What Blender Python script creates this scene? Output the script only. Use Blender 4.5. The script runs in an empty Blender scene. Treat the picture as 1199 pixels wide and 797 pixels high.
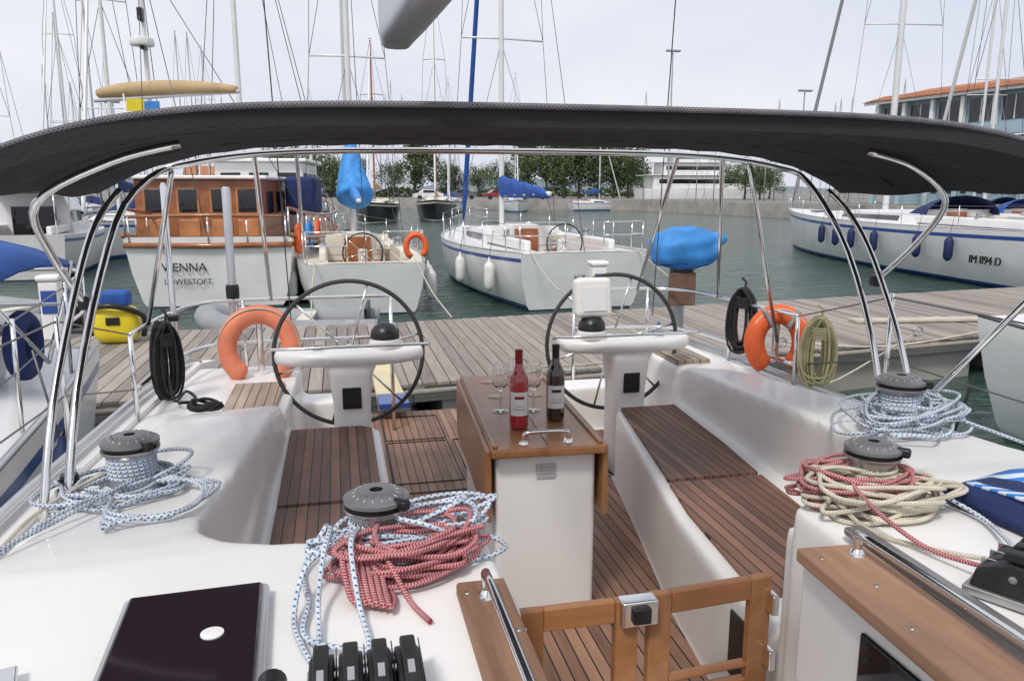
import bpy, math, random
from mathutils import Vector, Matrix
random.seed(7)
R=random.random
def U(a,b): return a+(b-a)*random.random()
scene=bpy.context.scene
COL=bpy.context.collection
# ------------------------------------------------------------------ materials
def newmat(name):
    m=bpy.data.materials.new(name);m.use_nodes=True
    nt=m.node_tree;b=nt.nodes["Principled BSDF"];return m,nt,b
def mat(name,col,rough=.5,metal=0,coat=0,var=.0,vscale=3,bump=0,bscale=60,trans=0,spec=None):
    m,nt,b=newmat(name)
    b.inputs["Base Color"].default_value=(*col,1);b.inputs["Roughness"].default_value=rough
    b.inputs["Metallic"].default_value=metal;b.inputs["Coat Weight"].default_value=coat
    if trans: b.inputs["Transmission Weight"].default_value=trans
    if spec is not None: b.inputs["Specular IOR Level"].default_value=spec
    if var or bump:
        tc=nt.nodes.new("ShaderNodeTexCoord")
    if var:
        n=nt.nodes.new("ShaderNodeTexNoise");n.inputs["Scale"].default_value=vscale;n.inputs["Detail"].default_value=6
        nt.links.new(tc.outputs["Object"],n.inputs["Vector"])
        r=nt.nodes.new("ShaderNodeValToRGB");r.color_ramp.elements[0].position=.3;r.color_ramp.elements[1].position=.7
        r.color_ramp.elements[0].color=(*[c*(1-var) for c in col],1);r.color_ramp.elements[1].color=(*[min(1,c*(1+var*.6)) for c in col],1)
        nt.links.new(n.outputs["Fac"],r.inputs["Fac"]);nt.links.new(r.outputs["Color"],b.inputs["Base Color"])
    if bump:
        n2=nt.nodes.new("ShaderNodeTexNoise");n2.inputs["Scale"].default_value=bscale;n2.inputs["Detail"].default_value=4
        nt.links.new(tc.outputs["Object"],n2.inputs["Vector"])
        bp=nt.nodes.new("ShaderNodeBump");bp.inputs["Strength"].default_value=bump;bp.inputs["Distance"].default_value=.01
        nt.links.new(n2.outputs["Fac"],bp.inputs["Height"]);nt.links.new(bp.outputs["Normal"],b.inputs["Normal"])
    return m
def plankmat(name,c1,c2,gap,period,axis=0,rough=.55,gapw=.1,streak=14,angle=0.0,bump=.3):
    """boards: stripes repeat along `axis` (object coords), grain runs the other way"""
    m,nt,b=newmat(name);N=nt.nodes.new;Lk=nt.links.new
    tc=N("ShaderNodeTexCoord");mp=N("ShaderNodeMapping");mp.inputs["Rotation"].default_value=(0,0,angle)
    Lk(tc.outputs["Object"],mp.inputs["Vector"])
    sp=N("ShaderNodeSeparateXYZ");Lk(mp.outputs[0],sp.inputs[0])
    dv=N("ShaderNodeMath");dv.operation="DIVIDE";dv.inputs[1].default_value=period;Lk(sp.outputs[axis],dv.inputs[0])
    fr=N("ShaderNodeMath");fr.operation="FRACT";Lk(dv.outputs[0],fr.inputs[0])
    fl=N("ShaderNodeMath");fl.operation="FLOOR";Lk(dv.outputs[0],fl.inputs[0])
    wn=N("ShaderNodeTexWhiteNoise");wn.noise_dimensions="1D";Lk(fl.outputs[0],wn.inputs["W"])
    mp2=N("ShaderNodeMapping");s=[streak,streak,streak];s[1-axis if axis<2 else 0]=streak*.07;mp2.inputs["Scale"].default_value=s
    Lk(mp.outputs[0],mp2.inputs["Vector"])
    ad=N("ShaderNodeVectorMath");ad.operation="ADD";Lk(mp2.outputs[0],ad.inputs[0])
    cb=N("ShaderNodeCombineXYZ");ml=N("ShaderNodeMath");ml.operation="MULTIPLY";ml.inputs[1].default_value=37
    Lk(wn.outputs["Value"],ml.inputs[0]);Lk(ml.outputs[0],cb.inputs[2]);Lk(cb.outputs[0],ad.inputs[1])
    ns=N("ShaderNodeTexNoise");ns.inputs["Scale"].default_value=3;ns.inputs["Detail"].default_value=7;ns.inputs["Roughness"].default_value=.65
    Lk(ad.outputs[0],ns.inputs["Vector"])
    mx=N("ShaderNodeMath");mx.operation="MULTIPLY_ADD";mx.inputs[1].default_value=.45;Lk(wn.outputs["Value"],mx.inputs[0]);
    sb=N("ShaderNodeMath");sb.operation="MULTIPLY";sb.inputs[1].default_value=.8;Lk(ns.outputs["Fac"],sb.inputs[0]);Lk(sb.outputs[0],mx.inputs[2])
    rp=N("ShaderNodeValToRGB");rp.color_ramp.elements[0].position=.25;rp.color_ramp.elements[1].position=.85
    rp.color_ramp.elements[0].color=(*c1,1);rp.color_ramp.elements[1].color=(*c2,1);Lk(mx.outputs[0],rp.inputs["Fac"])
    nb=N("ShaderNodeTexNoise");nb.inputs["Scale"].default_value=1.7;nb.inputs["Detail"].default_value=5;Lk(tc.outputs["Object"],nb.inputs["Vector"])
    mr=N("ShaderNodeMapRange");mr.inputs["From Min"].default_value=.3;mr.inputs["From Max"].default_value=.7;mr.inputs["To Min"].default_value=.74;mr.inputs["To Max"].default_value=1.2
    Lk(nb.outputs["Fac"],mr.inputs["Value"])
    vm=N("ShaderNodeVectorMath");vm.operation="SCALE";Lk(rp.outputs["Color"],vm.inputs[0]);Lk(mr.outputs[0],vm.inputs["Scale"])
    lt=N("ShaderNodeMath");lt.operation="LESS_THAN";lt.inputs[1].default_value=gapw;Lk(fr.outputs[0],lt.inputs[0])
    mc=N("ShaderNodeMix");mc.data_type="RGBA";Lk(lt.outputs[0],mc.inputs[0]);Lk(vm.outputs[0],mc.inputs[6]);mc.inputs[7].default_value=(*gap,1)
    Lk(mc.outputs[2],b.inputs["Base Color"]);b.inputs["Roughness"].default_value=rough
    inv=N("ShaderNodeMath");inv.operation="SUBTRACT";inv.inputs[0].default_value=1;Lk(lt.outputs[0],inv.inputs[1])
    a2=N("ShaderNodeMath");a2.operation="MULTIPLY_ADD";a2.inputs[1].default_value=.25;Lk(ns.outputs["Fac"],a2.inputs[0]);Lk(inv.outputs[0],a2.inputs[2])
    bp=N("ShaderNodeBump");bp.inputs["Strength"].default_value=bump;bp.inputs["Distance"].default_value=.003
    Lk(a2.outputs[0],bp.inputs["Height"]);Lk(bp.outputs["Normal"],b.inputs["Normal"])
    return m
def uvmat(name,c1,c2,su,sv,rough=.8,thr=.5):
    m,nt,b=newmat(name);N=nt.nodes.new;Lk=nt.links.new
    uv=N("ShaderNodeUVMap");mp=N("ShaderNodeMapping");mp.inputs["Scale"].default_value=(su,sv,1)
    Lk(uv.outputs[0],mp.inputs["Vector"])
    sp=N("ShaderNodeSeparateXYZ");Lk(mp.outputs[0],sp.inputs[0])
    ad=N("ShaderNodeMath");ad.operation="ADD";Lk(sp.outputs[0],ad.inputs[0]);Lk(sp.outputs[1],ad.inputs[1])
    fr=N("ShaderNodeMath");fr.operation="FRACT";Lk(ad.outputs[0],fr.inputs[0])
    sb=N("ShaderNodeMath");sb.operation="SUBTRACT";Lk(sp.outputs[1],sb.inputs[0]);Lk(sp.outputs[0],sb.inputs[1])
    f2=N("ShaderNodeMath");f2.operation="FRACT";Lk(sb.outputs[0],f2.inputs[0])
    l1=N("ShaderNodeMath");l1.operation="LESS_THAN";l1.inputs[1].default_value=thr;Lk(fr.outputs[0],l1.inputs[0])
    l2=N("ShaderNodeMath");l2.operation="LESS_THAN";l2.inputs[1].default_value=thr+.1;Lk(f2.outputs[0],l2.inputs[0])
    mu=N("ShaderNodeMath");mu.operation="MULTIPLY";Lk(l1.outputs[0],mu.inputs[0]);Lk(l2.outputs[0],mu.inputs[1])
    tc=N("ShaderNodeTexCoord");nn=N("ShaderNodeTexNoise");nn.inputs["Scale"].default_value=14;Lk(tc.outputs["Object"],nn.inputs["Vector"])
    mr=N("ShaderNodeMapRange");mr.inputs["From Min"].default_value=.3;mr.inputs["From Max"].default_value=.7;mr.inputs["To Min"].default_value=.70;mr.inputs["To Max"].default_value=1.1;Lk(nn.outputs["Fac"],mr.inputs["Value"])
    mc=N("ShaderNodeMix");mc.data_type="RGBA";Lk(mu.outputs[0],mc.inputs[0]);mc.inputs[6].default_value=(*c1,1);mc.inputs[7].default_value=(*c2,1)
    vm=N("ShaderNodeVectorMath");vm.operation="SCALE";Lk(mc.outputs[2],vm.inputs[0]);Lk(mr.outputs[0],vm.inputs["Scale"])
    Lk(vm.outputs[0],b.inputs["Base Color"])
    sn=N("ShaderNodeMath");sn.operation="PINGPONG";sn.inputs[1].default_value=.5;Lk(ad.outputs[0],sn.inputs[0])
    bp=N("ShaderNodeBump");bp.inputs["Strength"].default_value=.7;bp.inputs["Distance"].default_value=.002;Lk(sn.outputs[0],bp.inputs["Height"]);Lk(bp.outputs["Normal"],b.inputs["Normal"])
    b.inputs["Roughness"].default_value=rough
    return m
GEL=mat("gelcoat",(.84,.83,.81),.36,coat=.15,var=.06,vscale=1.6)
GELB=mat("gelcoat_other",(.81,.81,.80),.3,coat=.25,var=.10,vscale=1.2)
CREAMW=mat("cream_paint",(.72,.68,.58),.45,var=.12,vscale=2)
STEEL=mat("stainless",(.80,.80,.79),.16,metal=1,var=.06,vscale=12)
STEELD=mat("drum_steel",(.45,.45,.45),.32,metal=.8,var=.15,vscale=20)
WTOP=mat("winch_top_grey",(.20,.20,.205),.38,metal=.25,var=.12,vscale=20)
ALU=mat("anodised",(.62,.63,.65),.35,metal=.7,var=.08)
MASTW=mat("mast_paint",(.72,.72,.72),.4,metal=.2,var=.06)
MASTG=mat("mast_grey",(.38,.38,.40),.45,metal=.3)
BLACK=mat("black_plastic",(.014,.014,.015),.35,var=.3,vscale=20)
CLB=mat("clutch_black",(.018,.018,.019),.42,var=.4,vscale=30,bump=.1,bscale=200)
RUB=mat("rubber",(.02,.02,.022),.7,var=.3,vscale=9)
WIRE=mat("wire",(.16,.16,.17),.4,metal=.6)
NAVY=mat("navy_canvas",(.015,.03,.12),.85,var=.25,vscale=4,bump=.3,bscale=150)
BLUEC=mat("blue_canvas",(.02,.09,.36),.8,var=.3,vscale=5,bump=.4,bscale=60)
BRIGHTB=mat("bright_blue_cover",(.04,.26,.66),.6,var=.3,vscale=6,bump=.9,bscale=9)
CANVAS=mat("charcoal_canvas",(.028,.024,.027),.9,var=.18,vscale=2.5,bump=.5,bscale=120)
TEAK=plankmat("teak_deck",(.13,.066,.042),(.36,.20,.13),(.012,.011,.011),.048,0,.6,.12)
TEAKS=plankmat("teak_seat",(.10,.050,.036),(.27,.14,.095),(.012,.010,.010),.042,0,.55,.12)
VARN=plankmat("varnished_teak",(.22,.090,.034),(.44,.21,.09),(.2,.08,.03),.6,0,.3,.0,streak=9,bump=.1)
VARNX=plankmat("varnished_teak_x",(.20,.080,.030),(.40,.18,.075),(.2,.08,.03),.6,1,.3,.0,streak=9,bump=.1)
WORN=plankmat("worn_teak",(.15,.075,.045),(.46,.27,.17),(.2,.08,.03),.5,0,.6,.0,streak=10,bump=.3)
BEIGE=plankmat("grey_teak_pad",(.30,.23,.17),(.50,.41,.32),(.05,.04,.03),.05,0,.7,.1,streak=10,bump=.3)
MAHOG=mat("mahogany",(.34,.12,.040),.3,coat=.4,var=.35,vscale=4)
GLASSD=mat("dark_glass",(.012,.012,.016),.06,coat=.5)
SMOKE=mat("smoked_acrylic",(.022,.014,.020),.08,coat=.3,spec=.6)
GLASS=mat("clear_glass",(1,1,1),.01,trans=1)
ROSE=mat("rose_wine",(.50,.022,.035),.05,coat=1,trans=.3)
DARKB=mat("dark_bottle",(.03,.012,.006),.05,coat=1)
LABEL=mat("paper_label",(.72,.71,.68),.8)
FOIL=mat("red_foil",(.25,.01,.015),.35)
FOILB=mat("black_foil",(.015,.012,.01),.35)
ORANGE=mat("orange_lifebuoy",(.80,.13,.03),.6,var=.2,vscale=6,bump=.2,bscale=40)
ORANGEF=mat("orange_faded",(.78,.24,.13),.6,var=.25,vscale=6,bump=.2,bscale=40)
YEL=mat("yellow_plastic",(.75,.60,.02),.4,var=.1)
GREYI=mat("inflatable_grey",(.30,.31,.33),.6,var=.15,vscale=3)
FEND=mat("fender_white",(.76,.75,.72),.5,var=.15,vscale=6)
FENDB=mat("fender_blue",(.012,.02,.09),.6,var=.2)
CONC=mat("concrete",(.36,.34,.31),.85,var=.25,vscale=.8,bump=.4,bscale=12)
ASPH=mat("quay_ground",(.22,.21,.195),.9,var=.2,vscale=.2)
BLUEW=mat("blue_wall",(.34,.46,.53),.85,var=.1,vscale=.4)
TILE=mat("roof_tiles",(.42,.18,.10),.85,var=.3,vscale=1.5)
HULLD=mat("hull_black",(.02,.02,.024),.3,coat=.3)
TANC=mat("tan_canvas",(.50,.36,.20),.85,var=.15,vscale=3,bump=.3,bscale=40)
ANTIF=mat("antifoul",(.02,.035,.09),.7)
BLUES=mat("stripe_blue",(.02,.07,.30),.3,coat=.3)
BROWNP=mat("brown_wood_pad",(.16,.09,.06),.6,var=.3,vscale=15)
ROPE_RW=uvmat("rope_red_white",(.62,.48,.46),(.42,.04,.06),2,150,.88,.74)
ROPE_BW=uvmat("rope_blue_white",(.66,.69,.72),(.05,.18,.45),2,64,.85,.42)
ROPE_W=uvmat("rope_cream",(.66,.61,.50),(.42,.37,.28),3,120,.9,.4)
ROPE_Y=uvmat("rope_yellowish",(.68,.63,.36),(.48,.46,.22),3,100,.9,.4)
ROPE_K=uvmat("rope_black",(.018,.018,.02),(.04,.04,.045),3,90,.85,.5)
PIPING=uvmat("canvas_piping",(.22,.21,.23),(.05,.045,.055),4,90,.8,.5)
def stripes():
    m,nt,b=newmat("striped_towel");N=nt.nodes.new;Lk=nt.links.new
    tc=N("ShaderNodeTexCoord");sp=N("ShaderNodeSeparateXYZ");Lk(tc.outputs["Object"],sp.inputs[0])
    a=N("ShaderNodeMath");a.operation="MULTIPLY_ADD";a.inputs[1].default_value=.35;Lk(sp.outputs[0],a.inputs[0]);Lk(sp.outputs[1],a.inputs[2])
    d=N("ShaderNodeMath");d.operation="DIVIDE";d.inputs[1].default_value=.045;Lk(a.outputs[0],d.inputs[0])
    f=N("ShaderNodeMath");f.operation="FRACT";Lk(d.outputs[0],f.inputs[0])
    l=N("ShaderNodeMath");l.operation="LESS_THAN";l.inputs[1].default_value=.5;Lk(f.outputs[0],l.inputs[0])
    mc=N("ShaderNodeMix");mc.data_type="RGBA";Lk(l.outputs[0],mc.inputs[0]);mc.inputs[6].default_value=(.60,.70,.80,1);mc.inputs[7].default_value=(.05,.20,.60,1)
    Lk(mc.outputs[2],b.inputs["Base Color"]);b.inputs["Roughness"].default_value=.95;return m
STRIPE=stripes()
# ------------------------------------------------------------------ geometry helpers
def E(name,loc=(0,0,0),rz=0):
    o=bpy.data.objects.new(name,None);o.location=loc;o.rotation_euler=(0,0,rz);COL.objects.link(o);o.empty_display_size=.2;return o
def mk(name,vs,fs,mats,par=None,mi=None,smooth=False,uvs=None):
    me=bpy.data.meshes.new(name);me.from_pydata([tuple(v) for v in vs],[],fs)
    if not isinstance(mats,(list,tuple)): mats=[mats]
    for m in mats: me.materials.append(m)
    if mi:
        me.polygons.foreach_set("material_index",mi)
    if smooth: me.polygons.foreach_set("use_smooth",[True]*len(me.polygons))
    if uvs:
        ul=me.uv_layers.new(name="UVMap")
        for p,fu in zip(me.polygons,uvs):
            for j in range(p.loop_total): ul.data[p.loop_start+j].uv=fu[j]
    me.update()
    o=bpy.data.objects.new(name,me);COL.objects.link(o)
    if par: o.parent=par
    return o
def bev(o,w,s=2):
    b=o.modifiers.new("b","BEVEL");b.width=w;b.segments=s;b.limit_method="ANGLE";b.angle_limit=.6
    o.data.polygons.foreach_set("use_smooth",[True]*len(o.data.polygons))
    wn=o.modifiers.new("wn","WEIGHTED_NORMAL");wn.keep_sharp=True
    return o
def box(name,c,s,m,par=None,b=0,rz=0,rx=0,ry=0):
    vs=[Vector((x*s[0]/2,y*s[1]/2,z*s[2]/2)) for x in(-1,1) for y in(-1,1) for z in(-1,1)]
    M=Matrix.Rotation(rz,3,'Z')@Matrix.Rotation(ry,3,'Y')@Matrix.Rotation(rx,3,'X')
    vs=[M@v+Vector(c) for v in vs]
    o=mk(name,vs,[(0,1,3,2),(4,6,7,5),(0,4,5,1),(2,3,7,6),(0,2,6,4),(1,5,7,3)],m,par)
    if b: bev(o,b)
    return o
def prismdata(poly,z0,z1):
    n=len(poly)
    zz0=z0 if isinstance(z0,(list,tuple)) else [z0]*n
    zz=z1 if isinstance(z1,(list,tuple)) else [z1]*n
    vs=[(p[0],p[1],zz0[i]) for i,p in enumerate(poly)]+[(p[0],p[1],zz[i]) for i,p in enumerate(poly)]
    A=sum(poly[i][0]*poly[(i+1)%n][1]-poly[(i+1)%n][0]*poly[i][1] for i in range(n))
    fs=[tuple(range(n-1,-1,-1)),tuple(range(n,2*n))]+[(i,(i+1)%n,n+(i+1)%n,n+i) for i in range(n)]
    if A<0: fs=[tuple(reversed(f)) for f in fs]
    return vs,fs
def prism(name,poly,z0,z1,m,par=None,b=0):
    vs,fs=prismdata(poly,z0,z1);o=mk(name,vs,fs,m,par)
    if b: bev(o,b)
    return o
def cat(pts,closed=False,sub=6):
    P=[Vector(p) for p in pts];n=len(P);out=[]
    rng=n if closed else n-1
    for i in range(rng):
        if closed: a,b,c,d=P[i-1],P[i],P[(i+1)%n],P[(i+2)%n]
        else: a,b,c,d=P[max(i-1,0)],P[i],P[i+1],P[min(i+2,n-1)]
        for k in range(sub):
            t=k/sub
            out.append(.5*((2*b)+(-a+c)*t+(2*a-5*b+4*c-d)*t*t+(-a+3*b-3*c+d)*t**3))
    if not closed: out.append(P[-1])
    return out
def tubedata(pts,r,n=8,closed=False):
    P=[Vector(p) for p in pts];N=len(P);vs=[];fs=[];uvs=[]
    if isinstance(r,(list,tuple)) and len(r)!=N:
        m_=len(r);rn=[]
        for i in range(N):
            q=i/(N-1)*(m_-1);j=min(int(q),m_-2);rn.append(r[j]*(1-(q-j))+r[j+1]*(q-j))
        r=rn
    T=[]
    for i in range(N):
        if closed: t=P[(i+1)%N]-P[i-1]
        else: t=P[min(i+1,N-1)]-P[max(i-1,0)]
        if t.length<1e-9: t=Vector((0,0,1))
        T.append(t.normalized())
    up=Vector((0,0,1)) if abs(T[0].z)<.9 else Vector((1,0,0))
    nrm=(up-T[0]*up.dot(T[0])).normalized();L=[0]
    for i in range(N):
        if i:
            nrm=(nrm-T[i]*nrm.dot(T[i]))
            if nrm.length<1e-6: nrm=T[i].orthogonal()
            nrm.normalize();L.append(L[-1]+(P[i]-P[i-1]).length)
        bn=T[i].cross(nrm);rr=r[i] if isinstance(r,(list,tuple)) else r
        for k in range(n):
            a=2*math.pi*k/n
            vs.append(P[i]+nrm*math.cos(a)*rr+bn*math.sin(a)*rr)
    rng=N if closed else N-1
    for i in range(rng):
        j=(i+1)%N;l0=L[i];l1=L[j] if j else L[-1]+(P[0]-P[-1]).length
        for k in range(n):
            k2=(k+1)%n
            fs.append((i*n+k,i*n+k2,j*n+k2,j*n+k));uvs.append([(k/n,l0),((k+1)/n,l0),((k+1)/n,l1),(k/n,l1)])
    if not closed:
        fs.append(tuple(range(n-1,-1,-1)));uvs.append([(0,0)]*n)
        fs.append(tuple(range((N-1)*n,N*n)));uvs.append([(0,0)]*n)
    return vs,fs,uvs
def tube(name,pts,r,m,par=None,n=8,closed=False,sub=0):
    if sub: pts=cat(pts,closed,sub)
    v,f,u=tubedata(pts,r,n,closed);return mk(name,v,f,m,par,smooth=True,uvs=u)
def multitube(name,paths,r,m,par=None,n=6,closed=False,sub=0):
    V=[];F=[];UV=[]
    for p in paths:
        if sub: p=cat(p,closed,sub)
        v,f,u=tubedata(p,r,n,closed);o=len(V);V+=v;F+=[tuple(i+o for i in q) for q in f];UV+=u
    return mk(name,V,F,m,par,smooth=True,uvs=UV)
def lathe(name,prof,loc,mats,par=None,n=28,mi=None,axis='Z'):
    vs=[];fs=[];ml=[]
    M={'Z':Matrix.Identity(3),'Y':Matrix.Rotation(-math.pi/2,3,'X'),'X':Matrix.Rotation(math.pi/2,3,'Y')}[axis]
    for r,z in prof:
        for k in range(n):
            a=2*math.pi*k/n;vs.append(M@Vector((r*math.cos(a),r*math.sin(a),z))+Vector(loc))
    for i in range(len(prof)-1):
        for k in range(n):
            k2=(k+1)%n;fs.append((i*n+k,i*n+k2,(i+1)*n+k2,(i+1)*n+k));ml.append(mi[i] if mi else 0)
    fs.append(tuple(range(n-1,-1,-1)));ml.append(mi[0] if mi else 0)
    fs.append(tuple(range((len(prof)-1)*n,len(prof)*n)));ml.append(mi[-1] if mi else 0)
    o=mk(name,vs,fs,mats,par,mi=ml,smooth=True)
    es=o.modifiers.new("es","EDGE_SPLIT");es.split_angle=.7
    return o
def loftdata(rows):
    n=len(rows[0]);vs=[p for r in rows for p in r];fs=[]
    for i in range(len(rows)-1):
        for k in range(n):
            k2=(k+1)%n;fs.append((i*n+k,i*n+k2,(i+1)*n+k2,(i+1)*n+k))
    fs.append(tuple(range(n-1,-1,-1)));fs.append(tuple(range((len(rows)-1)*n,len(rows)*n)))
    return vs,fs
def loft(name,rows,m,par=None,smooth=True):
    v,f=loftdata(rows);return mk(name,v,f,m,par,smooth=smooth)
def text(name,s,size,loc,rot,m,par=None,ext=.002):
    cu=bpy.data.curves.new(name,"FONT");cu.body=s;cu.size=size;cu.extrude=ext;cu.align_x='CENTER'
    o=bpy.data.objects.new(name,cu);COL.objects.link(o);o.location=loc;o.rotation_euler=rot;cu.materials.append(m)
    if par:o.parent=par
    return o
def ell(name,c,r,m,par=None,nu=20,nv=12,noise=0,p=1):
    vs=[];fs=[]
    for i in range(nv+1):
        ph=math.pi*i/nv
        for k in range(nu):
            a=2*math.pi*k/nu
            x,y,z=math.sin(ph)*math.cos(a),math.sin(ph)*math.sin(a),math.cos(ph)
            sg=lambda q:math.copysign(abs(q)**p,q)
            x,y,z=sg(x),sg(y),sg(z)
            w=1+noise*(math.sin(a*3+ph*5)+math.sin(a*7-ph*3)*.6+math.sin(ph*9+a*2)*.5)
            vs.append((c[0]+x*r[0]*w,c[1]+y*r[1]*w,c[2]+z*r[2]*w))
    for i in range(nv):
        for k in range(nu):
            k2=(k+1)%nu;fs.append((i*nu+k,(i+1)*nu+k,(i+1)*nu+k2,i*nu+k2))
    return mk(name,vs,fs,m,par,smooth=True)
# ------------------------------------------------------------------ camera
cd=bpy.data.cameras.new("camera");cam=bpy.data.objects.new("camera",cd);COL.objects.link(cam)
cam.location=(-.68,0,2.5);cam.rotation_euler=(math.radians(90-10.9),0,math.radians(-12.5))
cd.sensor_width=36;cd.lens=27.44;cd.clip_start=.05;cd.clip_end=5000;scene.camera=cam
# ------------------------------------------------------------------ light
w=bpy.data.worlds.new("World");scene.world=w;w.use_nodes=True;nt=w.node_tree;nt.nodes.clear()
N=nt.nodes.new;Lk=nt.links.new
SE=math.radians(52);SR=math.radians(215)
sky=N("ShaderNodeTexSky");sky.sky_type='NISHITA';sky.sun_disc=False;sky.sun_elevation=SE;sky.sun_rotation=SR;sky.dust_density=3
tc=N("ShaderNodeTexCoord");mp=N("ShaderNodeMapping");mp.inputs["Scale"].default_value=(1,1,2.6);Lk(tc.outputs["Generated"],mp.inputs["Vector"])
ns=N("ShaderNodeTexNoise");ns.inputs["Scale"].default_value=2.2;ns.inputs["Detail"].default_value=6;ns.inputs["Roughness"].default_value=.5;Lk(mp.outputs[0],ns.inputs["Vector"])
rp=N("ShaderNodeValToRGB");rp.color_ramp.elements[0].position=.34;rp.color_ramp.elements[0].color=(7.5,7.9,9.1,1)
rp.color_ramp.elements[1].position=.66;rp.color_ramp.elements[1].color=(9.6,9.6,10.1,1);Lk(ns.outputs["Fac"],rp.inputs["Fac"])
mx=N("ShaderNodeMix");mx.data_type="RGBA";mx.inputs[0].default_value=.9;Lk(sky.outputs[0],mx.inputs[6]);Lk(rp.outputs[0],mx.inputs[7])
bg=N("ShaderNodeBackground");bg.inputs["Strength"].default_value=.1;Lk(mx.outputs[2],bg.inputs["Color"])
ow=N("ShaderNodeOutputWorld");Lk(bg.outputs[0],ow.inputs["Surface"])
sl=bpy.data.lights.new("sun","SUN");so=bpy.data.objects.new("sun",sl);COL.objects.link(so)
sl.energy=2.2;sl.angle=math.radians(11);sl.color=(1,.955,.89)
d=Vector((math.sin(SR)*math.cos(SE),math.cos(SR)*math.cos(SE),math.sin(SE)))
so.rotation_euler=d.to_track_quat('Z','Y').to_euler()
scene.view_settings.view_transform='Standard';scene.view_settings.look='None';scene.view_settings.exposure=0
# ------------------------------------------------------------------ water
def water():
    m,nt,b=newmat("harbour_water");N=nt.nodes.new;Lk=nt.links.new
    tc=N("ShaderNodeTexCoord");mp=N("ShaderNodeMapping");mp.inputs["Scale"].default_value=(1.0,1.7,1);Lk(tc.outputs["Object"],mp.inputs["Vector"])
    n1=N("ShaderNodeTexNoise");n1.inputs["Scale"].default_value=1.8;n1.inputs["Detail"].default_value=5;n1.inputs["Roughness"].default_value=.6;n1.inputs["Distortion"].default_value=.6;Lk(mp.outputs[0],n1.inputs["Vector"])
    n2=N("ShaderNodeTexNoise");n2.inputs["Scale"].default_value=.25;n2.inputs["Detail"].default_value=3;Lk(mp.outputs[0],n2.inputs["Vector"])
    r=N("ShaderNodeValToRGB");r.color_ramp.elements[0].position=.3;r.color_ramp.elements[1].position=.7
    r.color_ramp.elements[0].color=(.022,.052,.040,1);r.color_ramp.elements[1].color=(.045,.09,.072,1)
    Lk(n2.outputs["Fac"],r.inputs["Fac"]);Lk(r.outputs["Color"],b.inputs["Base Color"])
    bp=N("ShaderNodeBump");bp.inputs["Strength"].default_value=.9;bp.inputs["Distance"].default_value=.13
    Lk(n1.outputs["Fac"],bp.inputs["Height"]);Lk(bp.outputs["Normal"],b.inputs["Normal"])
    b.inputs["Roughness"].default_value=.07;b.inputs["IOR"].default_value=1.33
    return m
mk("water",[(-1500,-300,0),(1500,-300,0),(1500,2500,0),(-1500,2500,0)],[(0,1,2,3)],water())
# ------------------------------------------------------------------ land
edge=[(900,20),(120,20),(62,34),(42,54),(39,66),(35,93),(17,100),(-8,125),(-60,130),(-900,140)]
lp=edge+[(-1500,2400),(1500,2400)]
prism("quay_ground",lp,-1,1.15,ASPH)
V=[];F=[]
for i,(x,y) in enumerate(edge):
    V+=[(x,y-.15,-1),(x,y-.15,1.3),(x,y+1.0,1.3),(x,y+1.0,1.1)]
for i in range(len(edge)-1):
    a=i*4;F+=[(a,a+4,a+5,a+1),(a+1,a+5,a+6,a+2),(a+2,a+6,a+7,a+3)]
mk("quay_wall",V,F,CONC)
V=[];F=[]
for i in range(61):
    x=-1400+i*47;h=10+10*math.sin(i*.35)+7*math.sin(i*.9+1)+(26 if 28<i<44 else 8)*.4
    V+=[(x,1500,0),(x,1500,max(4,h))]
for i in range(60):F.append((2*i,2*i+2,2*i+3,2*i+1))
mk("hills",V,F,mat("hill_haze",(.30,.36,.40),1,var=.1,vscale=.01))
# ------------------------------------------------------------------ trees
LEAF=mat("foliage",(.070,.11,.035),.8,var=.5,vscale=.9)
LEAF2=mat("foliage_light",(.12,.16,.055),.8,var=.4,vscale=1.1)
BARK=mat("bark",(.12,.09,.07),.9,var=.3)
def treemesh(seed,h,w):
    rnd=random.Random(seed);V=[];F=[];MI=[]
    def addt(p,r):
        v,f,_=tubedata(p,r,6);o=len(V);V.extend(v);F.extend([tuple(i+o for i in q) for q in f]);MI.extend([0]*len(f))
    addt([(0,0,0),(.1,0,h*.2),(-.05,.1,h*.45),(.1,0,h*.75)],[.03*h,.024*h,.016*h,.006*h])
    cl=[]
    for i in range(17):
        a=rnd.uniform(0,6.28);rr=w*.5*rnd.uniform(.1,.85);z=h*rnd.uniform(.24,.9)
        rr*=(1.15-abs(z/h-.5)*1.1)
        c=Vector((math.cos(a)*rr,math.sin(a)*rr,z));cl.append((c,w*rnd.uniform(.15,.25)))
        addt([(0,0,h*.3+z*.1),tuple(c*.5+Vector((0,0,h*.2))),tuple(c)],[.012*h,.008*h,.003*h])
    for c,r in cl:
        for k in range(210):
            d=Vector((rnd.gauss(0,1),rnd.gauss(0,1),rnd.gauss(0,.8)));d=d.normalized()*r*(rnd.random()**.45)*rnd.uniform(.8,1.25)
            p=c+d;s=h*rnd.uniform(.012,.026);q=Vector((rnd.gauss(0,1),rnd.gauss(0,1),rnd.gauss(0,1))).normalized();t=q.orthogonal().normalized()*s;b=q.cross(t).normalized()*s*.7
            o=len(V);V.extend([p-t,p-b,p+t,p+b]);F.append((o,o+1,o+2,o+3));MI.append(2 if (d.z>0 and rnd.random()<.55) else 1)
    me=bpy.data.meshes.new("tree_mesh");me.from_pydata([tuple(v) for v in V],[],F)
    for m in(BARK,LEAF,LEAF2):me.materials.append(m)
    me.polygons.foreach_set("material_index",MI);return me
TM=[treemesh(1,9,8),treemesh(2,8,9),treemesh(3,10,6.5),treemesh(4,7,8)]
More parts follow.
